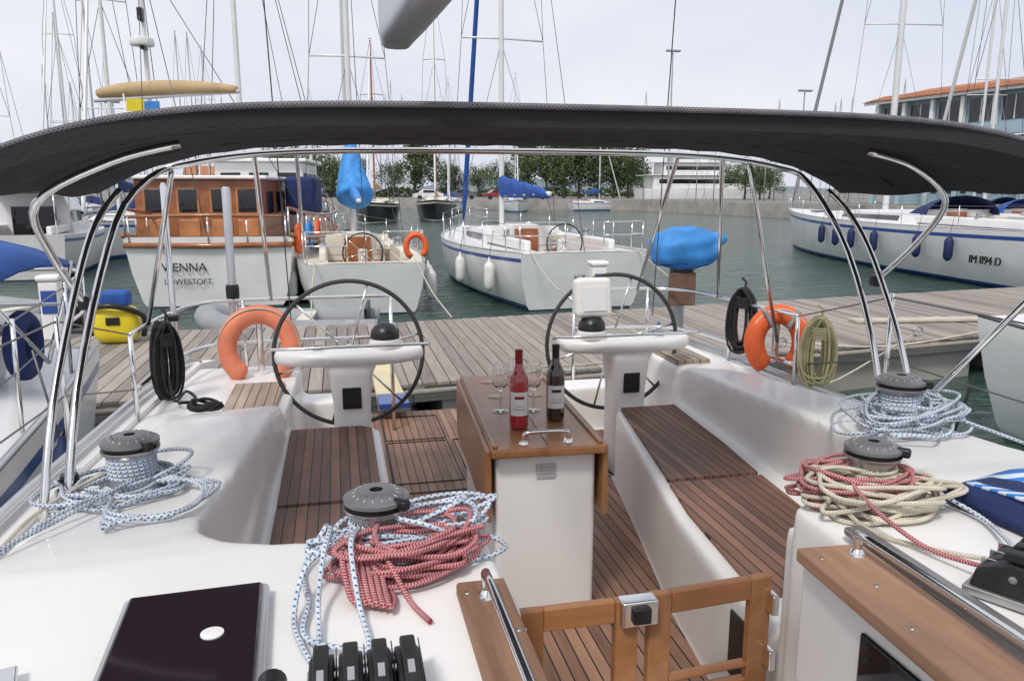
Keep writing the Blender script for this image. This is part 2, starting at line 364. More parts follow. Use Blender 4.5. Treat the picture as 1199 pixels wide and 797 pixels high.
def tree(x,y,s,k):
    o=bpy.data.objects.new("tree",TM[k%4]);COL.objects.link(o);o.location=(x,y,1.1);o.scale=(s,s,s);o.rotation_euler=(0,0,R()*6)
for x,y,s,k in [(-9.5,150,1.05,0),(-5,152,1.2,1),(-1,150,1.0,3),(3,160,.8,2),(10,150,.95,3),(14,151,1.15,2),(18,152,.95,1),(22,153,.7,0),(26,150,.85,3),(30,128,1.05,2),(33,126,1.1,1),(36,126,1.15,0),(39,127,1.2,1),(42,126,1.2,2),(45,127,1.1,3),(48,128,1.05,0),(27,132,.9,3),(56,103,.75,1),(59,104,.7,3),(-30,150,.5,1),(-22,155,.55,0),(53,140,.9,1),(64,110,.7,1)]:
    tree(x,y,s,k)
V=[];F=[]
for k in range(3500):
    t=R();x=-14+t*75;y=160-abs(t-.5)*10+U(-2,2);z=1.1+U(0,1.9)*(.4+.6*abs(math.sin(t*23)))
    s=U(.2,.4);q=Vector((R()-.5,R()-.5,R()-.5)).normalized();tt=q.orthogonal().normalized()*s;b=q.cross(tt)
    p=Vector((x,y,z));o=len(V);V+=[p-tt,p-b,p+tt,p+b];F.append((o,o+1,o+2,o+3))
mk("distant_shrubs",V,F,LEAF)
# ------------------------------------------------------------------ generic sailboat (local: stern y=0, bow y=L)
def hull(par,L,B,F_,m_hull,m_stripe,m_deck,cock=(.03,.36),sheer=.1,stern=.78,rake=.35):
    ns=22;W=[1,1.0,.995,.955,.87,.83,.35]
    rows=[]
    def hb(s):
        return B/2*(stern+(1-stern)*math.sin(math.pi/2*min(s/.4,1))) if s<.4 else B/2*max(0.004,(1-((s-.4)/.6)**2.3))
    def zs(s): return F_*(1+sheer*(2*s-.8)**2)
    for i in range(ns+1):
        s=i/ns;h=hb(s);z0=zs(s)
        zz=[z0,z0-.09*F_,z0-.16*F_,z0*.5,.13,.03,-.45];r=[]
        for k,(z,wf) in enumerate(zip(zz,W)):
            y=s*L-rake*(1-z/z0)*s**5*F_*1.6+(.22*(1-z/z0)*(1-s)**8)
            r.append((h*wf,y,z))
        rows.append(r)
    V=[];F=[];MI=[];n=7
    for sgn in(1,-1):
        o=len(V)
        for r in rows: V+=[(sgn*p[0],p[1],p[2]) for p in r]
        for i in range(ns):
            for k in range(n-1):
                q=(o+i*n+k,o+i*n+k+1,o+(i+1)*n+k+1,o+(i+1)*n+k)
                F.append(q if sgn<0 else tuple(reversed(q)));MI.append({1:1,4:1,5:2}.get(k,0))
    o2=(ns+1)*n
    for k in range(n-1):
        F.append((k,k+1,o2+k+1,o2+k));MI.append(2 if k==5 else 0)
    o=mk("hull",V,F,[m_hull,m_stripe,ANTIF],par,mi=MI,smooth=True)
    e=o.modifiers.new("es","EDGE_SPLIT");e.split_angle=.6
    V=[];F=[];wc=B/2*.5
    for i in range(ns+1):
        s=i/ns;h=hb(s)-.01;z=zs(s)-.02;c=min(wc,h*.6)
        V+=[(-h,s*L,z),(-c,s*L,z+.03),(c,s*L,z+.03),(h,s*L,z)]
    for i in range(ns):
        s=(i+.5)/ns;a=i*4
        for k in range(3):
            if k==1 and cock and cock[0]<s<cock[1]: continue
            F.append((a+k,a+k+1,a+k+5,a+k+4))
    mk("deck",V,F,m_deck,par)
    if cock:
        i0=int(cock[0]*ns+.5);i1=int(cock[1]*ns+.5);ya=i0/ns*L;yb=i1/ns*L;z=zs(.1)
        box("cockpit_sole",(0,(ya+yb)/2,z-.62),(2*wc,yb-ya,.04),WORN,par)
        for sg in(-1,1):
            box("cockpit_side",(sg*wc,(ya+yb)/2,z-.3),(.03,yb-ya,.66),m_deck,par)
            box("cockpit_seat",(sg*wc*.72,(ya+yb)/2,z-.42),(wc*.5,yb-ya-.1,.38),m_deck,par,.02)
            box("seat_slats",(sg*wc*.72,(ya+yb)/2,z-.22),(wc*.44,yb-ya-.2,.02),WORN,par)
            box("coaming",(sg*(wc+.08),(ya+yb)/2+.2,z+.12),(.16,yb-ya-.3,.24),m_deck,par,.05)
            lathe("winch",[(.09,0),(.1,.02),(.07,.05),(.065,.12),(.08,.15),(.05,.17)],(sg*(wc+.09),yb*.6,z+.24),STEELD,par,14)
        box("bridge_wall",(0,ya,z-.28),(2*wc,.05,.6),m_deck,par)
        box("companionway_wall",(0,yb,z-.1),(2*wc,.05,1.0),m_deck,par)
    return hb,zs
def sailboat(name,loc,rz,L=11,B=3.5,F_=1.15,mh=13.5,stripe=None,cover=NAVY,furl=MASTW,hullm=None,deckm=None,hood=None,bim=None,wheel=True,mastm=None,fenders=(),detail=1,mastpos=.56,board=MAHOG,spread=2,mr=.075,bimh=1.55,lines=False):
    e=E(name,loc,rz);hullm=hullm or GELB;stripe=stripe or BLUES;deckm=deckm or GELB;mastm=mastm or MASTW
    hb,zs=hull(e,L,B,F_,hullm,stripe,deckm)
    for sg in(-1,1):
        tube("toe_rail",[(sg*hb(i/16)*.99,i/16*L,zs(i/16)+.015) for i in range(17)],.022,ALU if detail else WIRE,e,5)
    rows=[]
    for i in range(9):
        t=i/8;s=.36+t*.42;wd=min(hb(s)*.62,B*.3)*(1-.25*t**2);z=zs(s);h=.42*(1-t**2.2*.85)
        rows.append([(-wd,s*L,z-.05),(-wd*.9,s*L,z+h*.75),(-wd*.55,s*L,z+h),(wd*.55,s*L,z+h),(wd*.9,s*L,z+h*.75),(wd,s*L,z-.05)])
    loft("cabin_trunk",rows,deckm,e,False)
    for sg in(-1,1):
        V=[];F=[]
        for i in range(1,6):
            p=Vector(rows[i][0]);q=Vector(rows[i][1])
            for v in(p.lerp(q,.35),p.lerp(q,.8)): V.append((sg*-1*(v.x-.012) if sg>0 else v.x-.012,v.y,v.z))
        for i in range(4):F.append((2*i,2*i+2,2*i+3,2*i+1))
        mk("cabin_windows",V,F,GLASSD,e)
    s=.36;z=zs(s)
    box("companionway_boards",(0,s*L-.04,z+.02),(.62,.04,.72),board,e)
    box("sliding_hatch",(0,s*L+.45,z+.45),(.7,.9,.05),deckm,e,.015)
    box("deck_hatch",(0,.68*L,zs(.68)+.36),(.5,.5,.04),SMOKE,e,.01)
    box("foredeck_hatch",(0,.84*L,zs(.84)+.04),(.5,.5,.05),SMOKE,e,.01)
    my=mastpos*L;mz=zs(mastpos)+.35
    lathe("mast",[(mr,0),(mr,mh*.6),(mr*.75,mh)],(0,my,mz),mastm,e,10)
    tops=(0,my,mz+mh)
    paths=[]
    for k in range(spread):
        zz=mz+mh*(k+1)/(spread+1);sw=B*.32*(1-.2*k)
        tube("spreader",[(-sw,my-.15,zz),(0,my,zz+.05),(sw,my-.15,zz)],.026,mastm,e,6)
        for sg in(-1,1): paths.append([(sg*sw,my-.15,zz),(0,my,mz+mh*(k+2)/(spread+1) if k<spread-1 else mz+mh)])
    for sg in(-1,1):
        base=(sg*hb(mastpos)*.92,my-.2,zs(mastpos))
        sw=B*.32
        p=[base]+[(sg*sw*(1-.2*k),my-.15,mz+mh*(k+1)/(spread+1)) for k in range(spread)]+[tops]
        paths.append(p);paths.append([(sg*hb(mastpos)*.9,my-.5,zs(mastpos)),(0,my,mz+mh*.33)])
    paths.append([(0,.05,zs(0)),tops])
    multitube("rigging_wires",paths,.008 if detail else .014,WIRE,e,4)
    fs=(0,L*.985,zs(1)+.02)
    tube("furled_genoa",[fs,tuple(Vector(fs).lerp(Vector(tops),.06)),tuple(Vector(fs).lerp(Vector(tops),.5)),tuple(Vector(fs).lerp(Vector(tops),.93)),tops],[.02,.085,.07,.035,.01],furl,e,8)
    bz=mz+.85;bl=L*.36
    tube("boom",[(0,my-.1,bz),(0,my-bl,bz+.05)],.06,mastm,e,8)
    rows=[]
    for i in range(17):
        t=i/16;y=my+.05-t*bl;h=.42*(1-t)**.8+.14+.025*math.sin(t*25);wd=.13*(1-.4*t)+.018*math.sin(t*31)
        rows.append([(wd*math.sin(a)*(1 if math.cos(a)<.3 else .8),y,bz-.05+h*.5-h*.55*math.cos(a)) for a in [2*math.pi*k/10 for k in range(10)]])
    loft("sail_cover",rows,cover,e)
    box("masthead_vane",(0,my,mz+mh+.12),(.25,.03,.04),BLACK,e)
    if detail:
        pr=[]
        for zz in(.35,.62):
            pr.append([(-hb(.08)*.97,.08*L,zs(.08)+zz),(-hb(.01)*.93,.12,zs(0)+zz),(-B*.12,.06,zs(0)+zz)])
            pr.append([(hb(.08)*.97,.08*L,zs(.08)+zz),(hb(.01)*.93,.12,zs(0)+zz),(B*.12,.06,zs(0)+zz)])
            pr.append([(-hb(.9)*.95,.9*L,zs(.9)+zz),(-hb(.97),.97*L,zs(.97)+zz),(0,L*1.01,zs(1)+zz),(hb(.97),.97*L,zs(.97)+zz),(hb(.9)*.95,.9*L,zs(.9)+zz)])
        multitube("pulpit_rails",pr,.014,STEEL,e,6,sub=4)
        ps=[];wl=[]
        for sg in(-1,1):
            for s in(.08,.015,.2,.33,.46,.6,.75,.9,.97): ps.append([(sg*hb(s)*.96,s*L,zs(s)),(sg*hb(s)*.97,s*L,zs(s)+.62)])
            ps.append([(sg*B*.12,.06,zs(0)),(sg*B*.12,.06,zs(0)+.62)])
            for zz in(.33,.6): wl.append([(sg*hb(s)*.965,s*L,zs(s)+zz) for s in(.08,.2,.33,.46,.6,.75,.9)])
        multitube("stanchions",ps,.013,STEEL,e,6);multitube("lifelines",wl,.006,WIRE,e,4)
        if wheel:
            y=.11*L;z=zs(.1)
            tube("helm_wheel",[(.42*math.cos(a),y,z+.15+.42*math.sin(a)) for a in [k*math.pi/12 for k in range(24)]],.016,BLACK,e,6,closed=True)
            multitube("helm_spokes",[[(0,y,z+.15),(.42*math.cos(a),y,z+.15+.42*math.sin(a))] for a in [k*math.pi/3+.3 for k in range(6)]],.008,STEEL,e,5)
            box("helm_pedestal",(0,y+.15,z-.15),(.2,.2,.75),deckm,e,.04)
        box("liferaft_case",(B*.22,.33*L,zs(.3)+.16),(.5,.35,.2),CREAMW,e,.05)
        tube("coiled_sheet",[(B*.3+.1*math.cos(k*.7),.3*L+.08*math.sin(k*.7),zs(.3)+.27+.004*k) for k in range(30)],.012,ROPE_BW,e,5)
        if lines:
            for sg in(-1,1): tube("stern_line",[(sg*B*.33,.1,zs(0)+.05),(sg*B*.35,-1.8,.72),(sg*B*.34,-4.3,.62)],.012,ROPE_W,e,5,sub=4)
    if hood:
        rows=[]
        for i in range(7):
            t=i/6;y=.36*L-.35+t*1.15;h=.62*math.cos(t*math.pi/2*.98)**.5+.02;wd=B*.27
            rows.append([(wd*math.cos(a),y,zs(.36)+.25+h*math.sin(a)) for a in [math.pi*k/10 for k in range(11)]])
        v=[p for r in rows for p in r];f=[(i*11+k,i*11+k+1,(i+1)*11+k+1,(i+1)*11+k) for i in range(6) for k in range(10)]
        mk("sprayhood",v,f,hood,e,smooth=True)
    if bim:
        v=[];f=[]
        for i in range(6):
            for k in range(11):
                a=(k/10-.5)*2;v.append((a*B*.38,.02*L+i*.36,zs(0)+bimh-.25*abs(a)**3-.03*abs(i-2.5)))
        f=[(i*11+k,i*11+k+1,(i+1)*11+k+1,(i+1)*11+k) for i in range(5) for k in range(10)]
        o=mk("bimini_canvas",v,f,bim,e,smooth=True);s=o.modifiers.new("s","SOLIDIFY");s.thickness=.02
        multitube("bimini_frame",[[(sg*B*.38,.02*L+yy,zs(0)+bimh-.3),(sg*B*.39,.1*L,zs(0)+.1)] for sg in(-1,1) for yy in(.1,1.7)],.014,STEEL,e,6)
    for (fx,fy,m) in fenders:
        z=zs(fy)-.55;x=fx*(hb(fy)+.13)
        lathe("fender",[(.02,-.33),(.09,-.28),(.12,-.2),(.12,.2),(.09,.28),(.03,.34),(.02,.42)],(x,fy*L,z),m,e,14)
        tube("fender_line",[(x,fy*L,z+.4),(x-fx*.1,fy*L,z+1.0)],.007,WIRE,e,4)
    return e,hb,zs
B1,_,_=sailboat("sailboat",(-.15,15.8,0),math.radians(1),L=10.5,B=3.0,F_=1.0,mh=13.5,stripe=GELB,cover=BRIGHTB,furl=MASTW,deckm=CREAMW,wheel=True,fenders=[(1,.1,FEND),(1,.25,FEND),(-1,.2,FEND)],mastm=MASTW,lines=True)
C1,_,_=sailboat("sailboat",(4.35,15.6,0),math.radians(4),L=11.5,B=3.6,F_=1.15,mh=15,stripe=BLUES,cover=BLUEC,furl=BLUEC,wheel=True,fenders=[(-1,.12,FEND),(-1,.3,FEND),(1,.2,FEND)],lines=True)
text("registration_lettering","KZ 85",.2,(.0,-.02,.62),(math.radians(90),0,0),BLACK,C1)
D1,dhb,dzs=sailboat("sailboat",(17.1,14,0),math.radians(-9),L=20,B=4.4,F_=1.45,mh=19,stripe=BLUES,cover=NAVY,furl=MASTG,mastpos=.57,fenders=[(-1,f,FENDB) for f in(.20,.27,.385,.46,.52,.585)],hood=NAVY,mastm=MASTW,mr=.11)
text("registration_lettering","IM 894 D",.30,(-1.99,2.75,.62),(math.radians(90),0,math.radians(-85.4)),BLACK,D1,.015)
L1,_,_=sailboat("sailboat",(-3.95,6.7,0),math.radians(180),L=11,B=3.5,F_=1.2,mh=14,stripe=BLUES,bim=BLUEC,cover=NAVY,fenders=[(-1,.2,FEND),(-1,.38,FENDB)],bimh=1.0)
text("name_lettering","GAMBLER",.2,(-1.78,4.0,.75),(math.radians(90),0,math.radians(-92)),BLUES,L1)
tube("navy_cushion_ring",[(-1.23,1.1+.17*math.cos(a),1.50+.17*math.sin(a)) for a in [k*math.pi/10 for k in range(20)]],.065,NAVY,L1,10,closed=True)
box("solar_panel",(.3,1.0,1.9),(1.0,.6,.03),SMOKE,L1,.005,rx=.3)
box("cockpit_cushion",(-.9,2.6,1.42),(.35,1.0,.08),NAVY,L1,.03);box("deck_bag",(-1.2,3.4,1.36),(.3,.45,.18),FENDB,L1,.06)
R1,_,_=sailboat("sailboat",(7.15,6.7,0),math.radians(180),L=11,B=3.7,F_=1.15,mh=14,stripe=GELB,cover=NAVY,detail=0)
sailboat("sailboat",(3.4,70,0),math.radians(170),L=11,B=3.4,F_=1.4,mh=12,hullm=HULLD,stripe=CREAMW,deckm=CREAMW,cover=TANC,detail=0,mastm=MAHOG)
sailboat("sailboat",(8.7,75,0),math.radians(172),L=12,B=3.6,F_=1.5,mh=17,hullm=HULLD,stripe=CREAMW,deckm=CREAMW,cover=CREAMW,detail=0,mastm=MAHOG)
sailboat("sailboat",(27.5,94,0),math.radians(-85),L=7,B=2.4,F_=.9,mh=9,detail=0,cover=BLUEC)
for (x,y,rz,L_,mh,cv) in [(-16,60,175,11,15,NAVY),(-21,62,178,12,16,BLUEC),(-27,58,183,10,14,NAVY),(-33,63,180,12,17,NAVY),(-12,88,175,11,14,TANC),(13,96,170,10,13,BLUEC),(-40,70,180,12,16,NAVY),(33,31,-12,13,18,NAVY),(-9,40,178,10,12,NAVY),(27,24,-10,12,17,BLUEC),(21,98,172,10,14,NAVY),(-3,100,178,10,12,NAVY)]:
    sailboat("sailboat",(x,y,0),math.radians(rz),L=L_,B=3.5,F_=1.25,mh=mh,cover=cv,detail=0,hood=cv)
paths=[];wires=[]
def dmast(x,y,h):
    paths.append([(x,y,1),(x,y,h)])
    for s in(-1,1): wires.append([(x+s*1.4,y,1.2),(x+s*.8,y,h*.5),(x,y,h)])
    wires.append([(x-.8,y,h*.5),(x+.8,y,h*.5)])
for k in range(34): dmast(U(-90,95),U(105,170),U(9,20))
for k in range(14): dmast(U(38,75),U(66,95),U(7,14))
for k in range(14): dmast(U(-55,-12),U(50,80),U(10,18))
multitube("distant_masts",paths,.06,MASTG,None,5)
multitube("distant_rigging",wires,.018,WIRE,None,3)
# ------------------------------------------------------------------ wooden motor sailer, stern to us
A=E("wooden_motor_sailer",(-3.35,17.6,0),math.radians(-6))
hbA,zsA=hull(A,14,4.0,1.25,GELB,MAHOG,WORN,cock=None,sheer=.35,stern=.86,rake=.2)
for sg in(-1,1):
    tube("cap_rail",[(sg*hbA(i/16),i/16*14,zsA(i/16)+.03) for i in range(17)],.06,MAHOG,A,6)
    tube("bulwark_rail",[(sg*hbA(i/16)*.97,i/16*14,zsA(i/16)+.6) for i in range(17)],.035,MAHOG,A,6)
    multitube("bulwark_posts",[[(sg*hbA(i/16)*.97,i/16*14,zsA(i/16)),(sg*hbA(i/16)*.97,i/16*14,zsA(i/16)+.6)] for i in range(17)],.02,STEEL,A,5)
tube("transom_cap",[(-1.72,0,1.36),(0,-.02,1.34),(1.72,0,1.36)],.06,MAHOG,A,6)
tube("stern_rail",[(-1.7,.05,1.95),(0,-.08,1.98),(1.7,.05,1.95)],.035,MAHOG,A,6)
multitube("stern_posts",[[(x,0,1.3),(x,0,1.95)] for x in(-1.6,-.8,0,.8,1.6)],.02,STEEL,A,5)
text("name_lettering","VIENNA",.26,(-.55,.04,.80),(math.radians(90),0,0),BLACK,A)
text("port_lettering","LOWESTOFT",.17,(-.5,.08,.52),(math.radians(90),0,0),BLACK,A)
MP=mat("mahogany_panel",(.45,.19,.07),.3,coat=.4,var=.3)
box("aft_cabin",(-.7,4.2,2.0),(2.9,4.2,1.5),MAHOG,A,.04)
box("aft_cabin_roof",(-.7,4.2,2.79),(3.2,4.6,.09),GELB,A,.03)
for x in(-1.7,-.95,-.2,.4):
    box("aft_cabin_window",(x,2.085,2.25),(.42,.03,.55),GLASSD,A,.02);box("window_frame",(x,2.095,2.25),(.52,.03,.66),MP,A,.02)
    box("cabin_panel",(x,2.09,1.6),(.48,.03,.42),MP,A,.02)
for y in(3,4.2,5.4): box("side_window",(.76,y,2.2),(.03,.75,.55),GLASSD,A,.02)
box("wheelhouse",(-.2,8.3,2.3),(2.5,3.2,2.0),GELB,A,.05)
box("wheelhouse_roof",(-.2,8.3,3.35),(2.8,3.6,.1),GELB,A,.03)
for x in(-1,-.2,.6): box("wheelhouse_window",(x,6.68,2.7),(.55,.03,.6),GLASSD,A,.02)
for y in(7.3,8.4,9.5): box("wheelhouse_side_window",(1.06,y,2.7),(.03,.8,.6),GLASSD,A,.02)
box("blue_dodger",(1.3,5.0,2.35),(.8,1.4,1.0),NAVY,A,.12)
lathe("mizzen_mast",[(.06,0),(.05,5.2)],(-1.9,3.0,2.8),MASTW,A,10)
lathe("main_mast",[(.08,0),(.06,10)],(-.6,6.6,3.3),MASTW,A,10)
tube("mizzen_boom",[(-3.3,3.4,4.62),(.35,2.2,4.74)],.05,MASTW,A)
tube("furled_sail_cover",[(-3.2,3.4,4.78),(-2.6,3.2,4.84),(-1.5,2.85,4.86),(-.5,2.5,4.84),(.3,2.2,4.78)],[.10,.17,.19,.15,.08],TANC,A,10,sub=4)
tube("davit",[(1.9,.3,1.4),(1.9,0,3.4),(1.9,-.5,3.6)],.04,STEEL,A,6,sub=3)
lathe("radar",[(.26,0),(.28,.05),(.26,.16),(.15,.2)],(-1.9,2.8,5.8),GELB,A,20)
box("radar_bracket",(-1.9,2.9,5.76),(.1,.3,.06),BLACK,A);box("spotlight",(-1.9,2.85,6.5),(.12,.2,.3),BLACK,A,.03);box("antenna_bar",(-1.9,3,7.1),(.5,.04,.04),BLACK,A)
box("yellow_flag",(-2.1,2.6,4.45),(.4,.02,.28),YEL,A);box("striped_flag",(-1.7,2.5,4.4),(.34,.02,.26),BRIGHTB,A)
tube("flag_staff",[(-2.3,2.6,2.8),(-2.35,2.6,4.7)],.02,MASTW,A)
paths=[[(-1.9,3,8.0),(x,y,1.6)] for x,y in((-1.9,2),(1.9,2),(0,-.1),(-1.9,4))]+[[(-.6,6.6,13.2),(x,y,1.6)] for x,y in((-1.9,6),(1.9,6),(0,13.8),(-1.9,7.5),(1.9,7.5))]
multitube("rigging_wires",paths,.011,WIRE,A,4)
for k in range(3): tube("lifebuoy",[(1.80+.02*k,.5+k*1.4+.27*math.cos(a),1.45+.27*math.sin(a)) for a in [j*math.pi/8 for j in range(16)]],.07,ORANGE if k!=1 else BRIGHTB,A,8,closed=True)
tube("lifebuoy",[(1.0+.2*math.cos(a),.02,1.38+.24*math.sin(a)) for a in [j*math.pi/8-.9 for j in range(14)]],.06,ORANGE,B1,8)
tube("cover_hood",[(0,5.75,4.0),(0,5.7,3.5),(0,5.5,2.9),(.05,5.2,2.35),(.05,5.1,2.2)],[.04,.2,.36,.5,.3],BRIGHTB,B1,12,sub=5)
# ------------------------------------------------------------------ power boats at left, dinghies
def powerboat(name,loc,rz,L=9,B=3,s=1,top=NAVY):
    e=E(name,loc,rz);hbp,zp=hull(e,L,B,1.2*s,GELB,BLUES,GELB,cock=(.03,.3),stern=.92)
    rows=[]
    for i in range(7):
        t=i/6;y=L*(.3+.45*t);wd=B*.36*(1-.3*t*t);h=1.15*(1-t**2.5)+.05;z=zp(.5)
        rows.append([(-wd,y,z-.1),(-wd*.92,y,z+h*.6),(-wd*.75,y,z+h),(wd*.75,y,z+h),(wd*.92,y,z+h*.6),(wd,y,z-.1)])
    loft("superstructure",rows,GELB,e,False)
    for sg in(-1,1):
        V=[];F=[]
        for i in range(5):
            p=Vector(rows[i][0]);q=Vector(rows[i][1])
            for v in(p.lerp(q,.55),p.lerp(q,.95)): V.append((abs(v.x)*sg+sg*.015,v.y,v.z))
        for i in range(4):F.append((2*i,2*i+2,2*i+3,2*i+1))
        mk("side_windows",V,F,GLASSD,e)
    box("flybridge",(0,L*.4,zp(.5)+1.45),(B*.55,L*.2,.5),GELB,e,.12)
    box("cockpit_canvas",(0,L*.2,zp(.2)+1.3),(B*.7,L*.22,.06),top,e,.02)
    multitube("canvas_posts",[[(sx*B*.33,yy*L,zp(.2)),(sx*B*.33,yy*L,zp(.2)+1.3)] for sx in(-1,1) for yy in(.1,.3)],.02,STEEL,e,5)
    box("aft_door",(0,L*.3-.03,zp(.3)+.35),(B*.4,.04,.9),GLASSD,e)
    box("radar_arch",(0,L*.3,zp(.5)+1.9),(B*.6,.25,.1),GELB,e,.04)
    return e
powerboat("motor_boat",(-9.5,24,0),math.radians(4),9,3)
powerboat("motor_boat",(-13.8,27,0),math.radians(3),10,3.3,1.05,BLUEC)
powerboat("motor_boat",(-18,33,0),math.radians(2),10,3.4,1.05)
powerboat("motor_boat",(-16,45,0),math.radians(5),11,3.6,1.1)
def dinghy(loc,rz,L=2.8,m=GREYI):
    e=E("inflatable_dinghy",loc,rz);w=.62
    tube("tubes",cat([(-w,-.1,.3),(-w,.05,.3),(-w,L*.6,.32),(-w*.7,L*.88,.4),(0,L,.5),(w*.7,L*.88,.4),(w,L*.6,.32),(w,.05,.3),(w,-.1,.3)],False,5),.2,m,e,12)
    box("floor",(0,L*.42,.18),(1.1,L*.8,.06),GREYI,e);box("transom",(0,.05,.4),(1.1,.05,.5),BLACK,e);box("thwart",(0,L*.4,.45),(1.1,.22,.05),CREAMW,e)
    tube("rub_strake",cat([(-w-.2,-.1,.3),(-w-.2,L*.6,.32),(-w*.7-.17,L*.9,.4),(0,L+.2,.5),(w*.7+.17,L*.9,.4),(w+.2,L*.6,.32),(w+.2,-.1,.3)],False,5),.02,BLACK,e,6)
dinghy((-5.2,14.6,0),math.radians(60));dinghy((-8.2,14.9,0),math.radians(80),3.2)
dinghy((-.2,13.0,0),math.radians(85),2.6)
dinghy((44,88,0),math.radians(100),5)
# ------------------------------------------------------------------ dock
dk=E("floating_pontoon")
def dn(x): return 7.6+.14*x if x>0 else 7.6+.03*x
def df(x): return 11.35+.13*x if x>0 else 11.35
xs=[-40,-25,-12,-4,0,4,8,14,22,30]
for x0,x1 in zip(xs[:-1],xs[1:]):
    prism("pontoon_float",[(x0+.3,dn(x0)+.12),(x1-.3,dn(x1)+.12),(x1-.3,df(x1)-.12),(x0+.3,df(x0)-.12)],-.3,.40,CONC,dk)
    prism("pontoon_frame",[(x0,dn(x0)+.03),(x1-.01,dn(x1)+.03),(x1-.01,df(x1)-.03),(x0,df(x0)-.03)],.402,.565,CONC,dk)
V=[];F=[];x=-30.
rnd=random.Random(3)
while x<30:
    wd=.14;j=rnd.uniform(-.025,.025);z=.6+rnd.uniform(-.003,.003);g=.012
    a=(x,dn(x)+j);b=(x+wd-g,dn(x+wd)+j);c=(x+wd-g,df(x+wd)+j);d_=(x,df(x)+j)
    v,f=prismdata([a,b,c,d_],z-.03,z);o=len(V);V+=v;F+=[tuple(i+o for i in q) for q in f];x+=wd
def dockwood():
    m,nt,b=newmat("weathered_planks");N=nt.nodes.new;Lk=nt.links.new
    gi=N("ShaderNodeNewGeometry");tc=N("ShaderNodeTexCoord");mp=N("ShaderNodeMapping");mp.inputs["Scale"].default_value=(9,.6,9);Lk(tc.outputs["Object"],mp.inputs["Vector"])
    n=N("ShaderNodeTexNoise");n.inputs["Scale"].default_value=3;n.inputs["Detail"].default_value=7;Lk(mp.outputs[0],n.inputs["Vector"])
    a=N("ShaderNodeMath");a.operation="MULTIPLY_ADD";a.inputs[1].default_value=.5;Lk(gi.outputs["Random Per Island"],a.inputs[0]);
    s=N("ShaderNodeMath");s.operation="MULTIPLY";s.inputs[1].default_value=.7;Lk(n.outputs["Fac"],s.inputs[0]);Lk(s.outputs[0],a.inputs[2])
    r=N("ShaderNodeValToRGB");r.color_ramp.elements[0].position=.2;r.color_ramp.elements[1].position=.9
    r.color_ramp.elements[0].color=(.15,.13,.115,1);r.color_ramp.elements[1].color=(.38,.335,.295,1);Lk(a.outputs[0],r.inputs["Fac"]);Lk(r.outputs[0],b.inputs["Base Color"])
    b.inputs["Roughness"].default_value=.85;return m
DW=dockwood()
mk("planks",V,F,DW,dk)
tube("edge_batten",[(x,dn(x)-.035,.52) for x in xs],.03,DW,dk,6)
multitube("mooring_rings",[[(x+.07*math.cos(a),dn(x)+.25,.66+.06*math.sin(a)) for a in [k*math.pi/5 for k in range(10)]] for x in(-6,-2.5,1.2,4.6,6.8,9)],.014,STEELD,dk,6,closed=True)
for px,py in((-4.3,11.0),(3.2,11.4),(13.5,12.4)):
    pd=E("dock_power_pedestal",(px,py,.6));box("post",(0,0,.38),(.24,.22,.76),GELB,pd,.03);box("socket_panel",(0,-.115,.5),(.18,.02,.3),BLUES,pd,.01);box("cap",(0,0,.8),(.28,.26,.08),GELB,pd,.03)
box("loose_board",(7.9,9.75,.63),(2.6,.28,.03),mat("pale_board",(.52,.46,.38),.8,var=.2,vscale=5),None,0,rz=-.12)
tube("dock_hose",[(2.6,8.6,.62),(2.9,9.0,.62),(2.5,9.3,.62),(2.2,8.9,.63),(2.7,8.7,.645),(3.2,9.3,.62),(3.8,10.4,.62)],.018,BLUEC,None,6,sub=6)
gb=E("gear_bag",(-3.45,10.6,.6))
ell("yellow_case",(0,0,.24),(.27,.2,.24),YEL,gb,p=.6);box("blue_lid",(0,.02,.56),(.34,.28,.2),BLUEC,gb,.05);tube("black_hose",[(-.3,-.05,.1),(-.33,-.1,.4),(0,-.25,.5),(.33,-.1,.35),(.3,0,.08)],.035,BLACK,gb,8,sub=5)
box("latch",(0,-.2,.3),(.16,.03,.1),BLACK,gb,.01)
# ------------------------------------------------------------------ building right, lamps, yacht
bh=E("marina_building",(52.5,71,1.1),math.radians(-78))
Lb=40
box("upper_wall",(Lb/2,4,8.3),(Lb,8,3.2),BLUEW,bh);box("lower_wall",(Lb/2,5,3.0),(Lb,6.5,6.2),BLUEW,bh)
box("upper_parapet",(Lb/2,-.3,6.5),(Lb+.6,1.0,.8),BLUEW,bh)
V=[(-1,-1.3,9.9),(Lb+1,-1.3,9.9),(Lb+1,9.3,9.9),(-1,9.3,9.9),(2.5,4,11.2),(Lb-2.5,4,11.2)]
mk("hipped_roof",V,[(0,1,5,4),(1,2,5),(2,3,4,5),(3,0,4),(3,2,1,0)],TILE,bh)
multitube("tile_ridges",[[(x,-1.3,9.93),(x,1.35,10.6)] for x in [k*.45-.3 for k in range(int((Lb)/.45))]],.06,TILE,bh,5)
box("eave_beam",(Lb/2,-1.0,9.75),(Lb+1.6,.15,.25),GELB,bh)
for k in range(14):
    x=.4+k*(Lb-.8)/13
    box("column",(x,-.2,3.2),(.5,.5,6.4),BLUEW,bh);box("upper_column",(x,-.4,8.1),(.35,.35,3.0),GELB,bh)
    if k<13:
        box("upper_window",(x+1.5,-.02,8.3),(2.2,.06,2.0),GLASSD,bh);box("window_mullion",(x+1.5,-.07,8.3),(.08,.06,2.0),GELB,bh)
        box("lower_opening",(x+1.5,1.72,2.8),(2.2,.06,3.4),GLASSD,bh)
for y in(1.8,4.2,6.6): box("end_window",(-.02,y,8.3),(.06,1.5,1.6),GLASSD,bh)
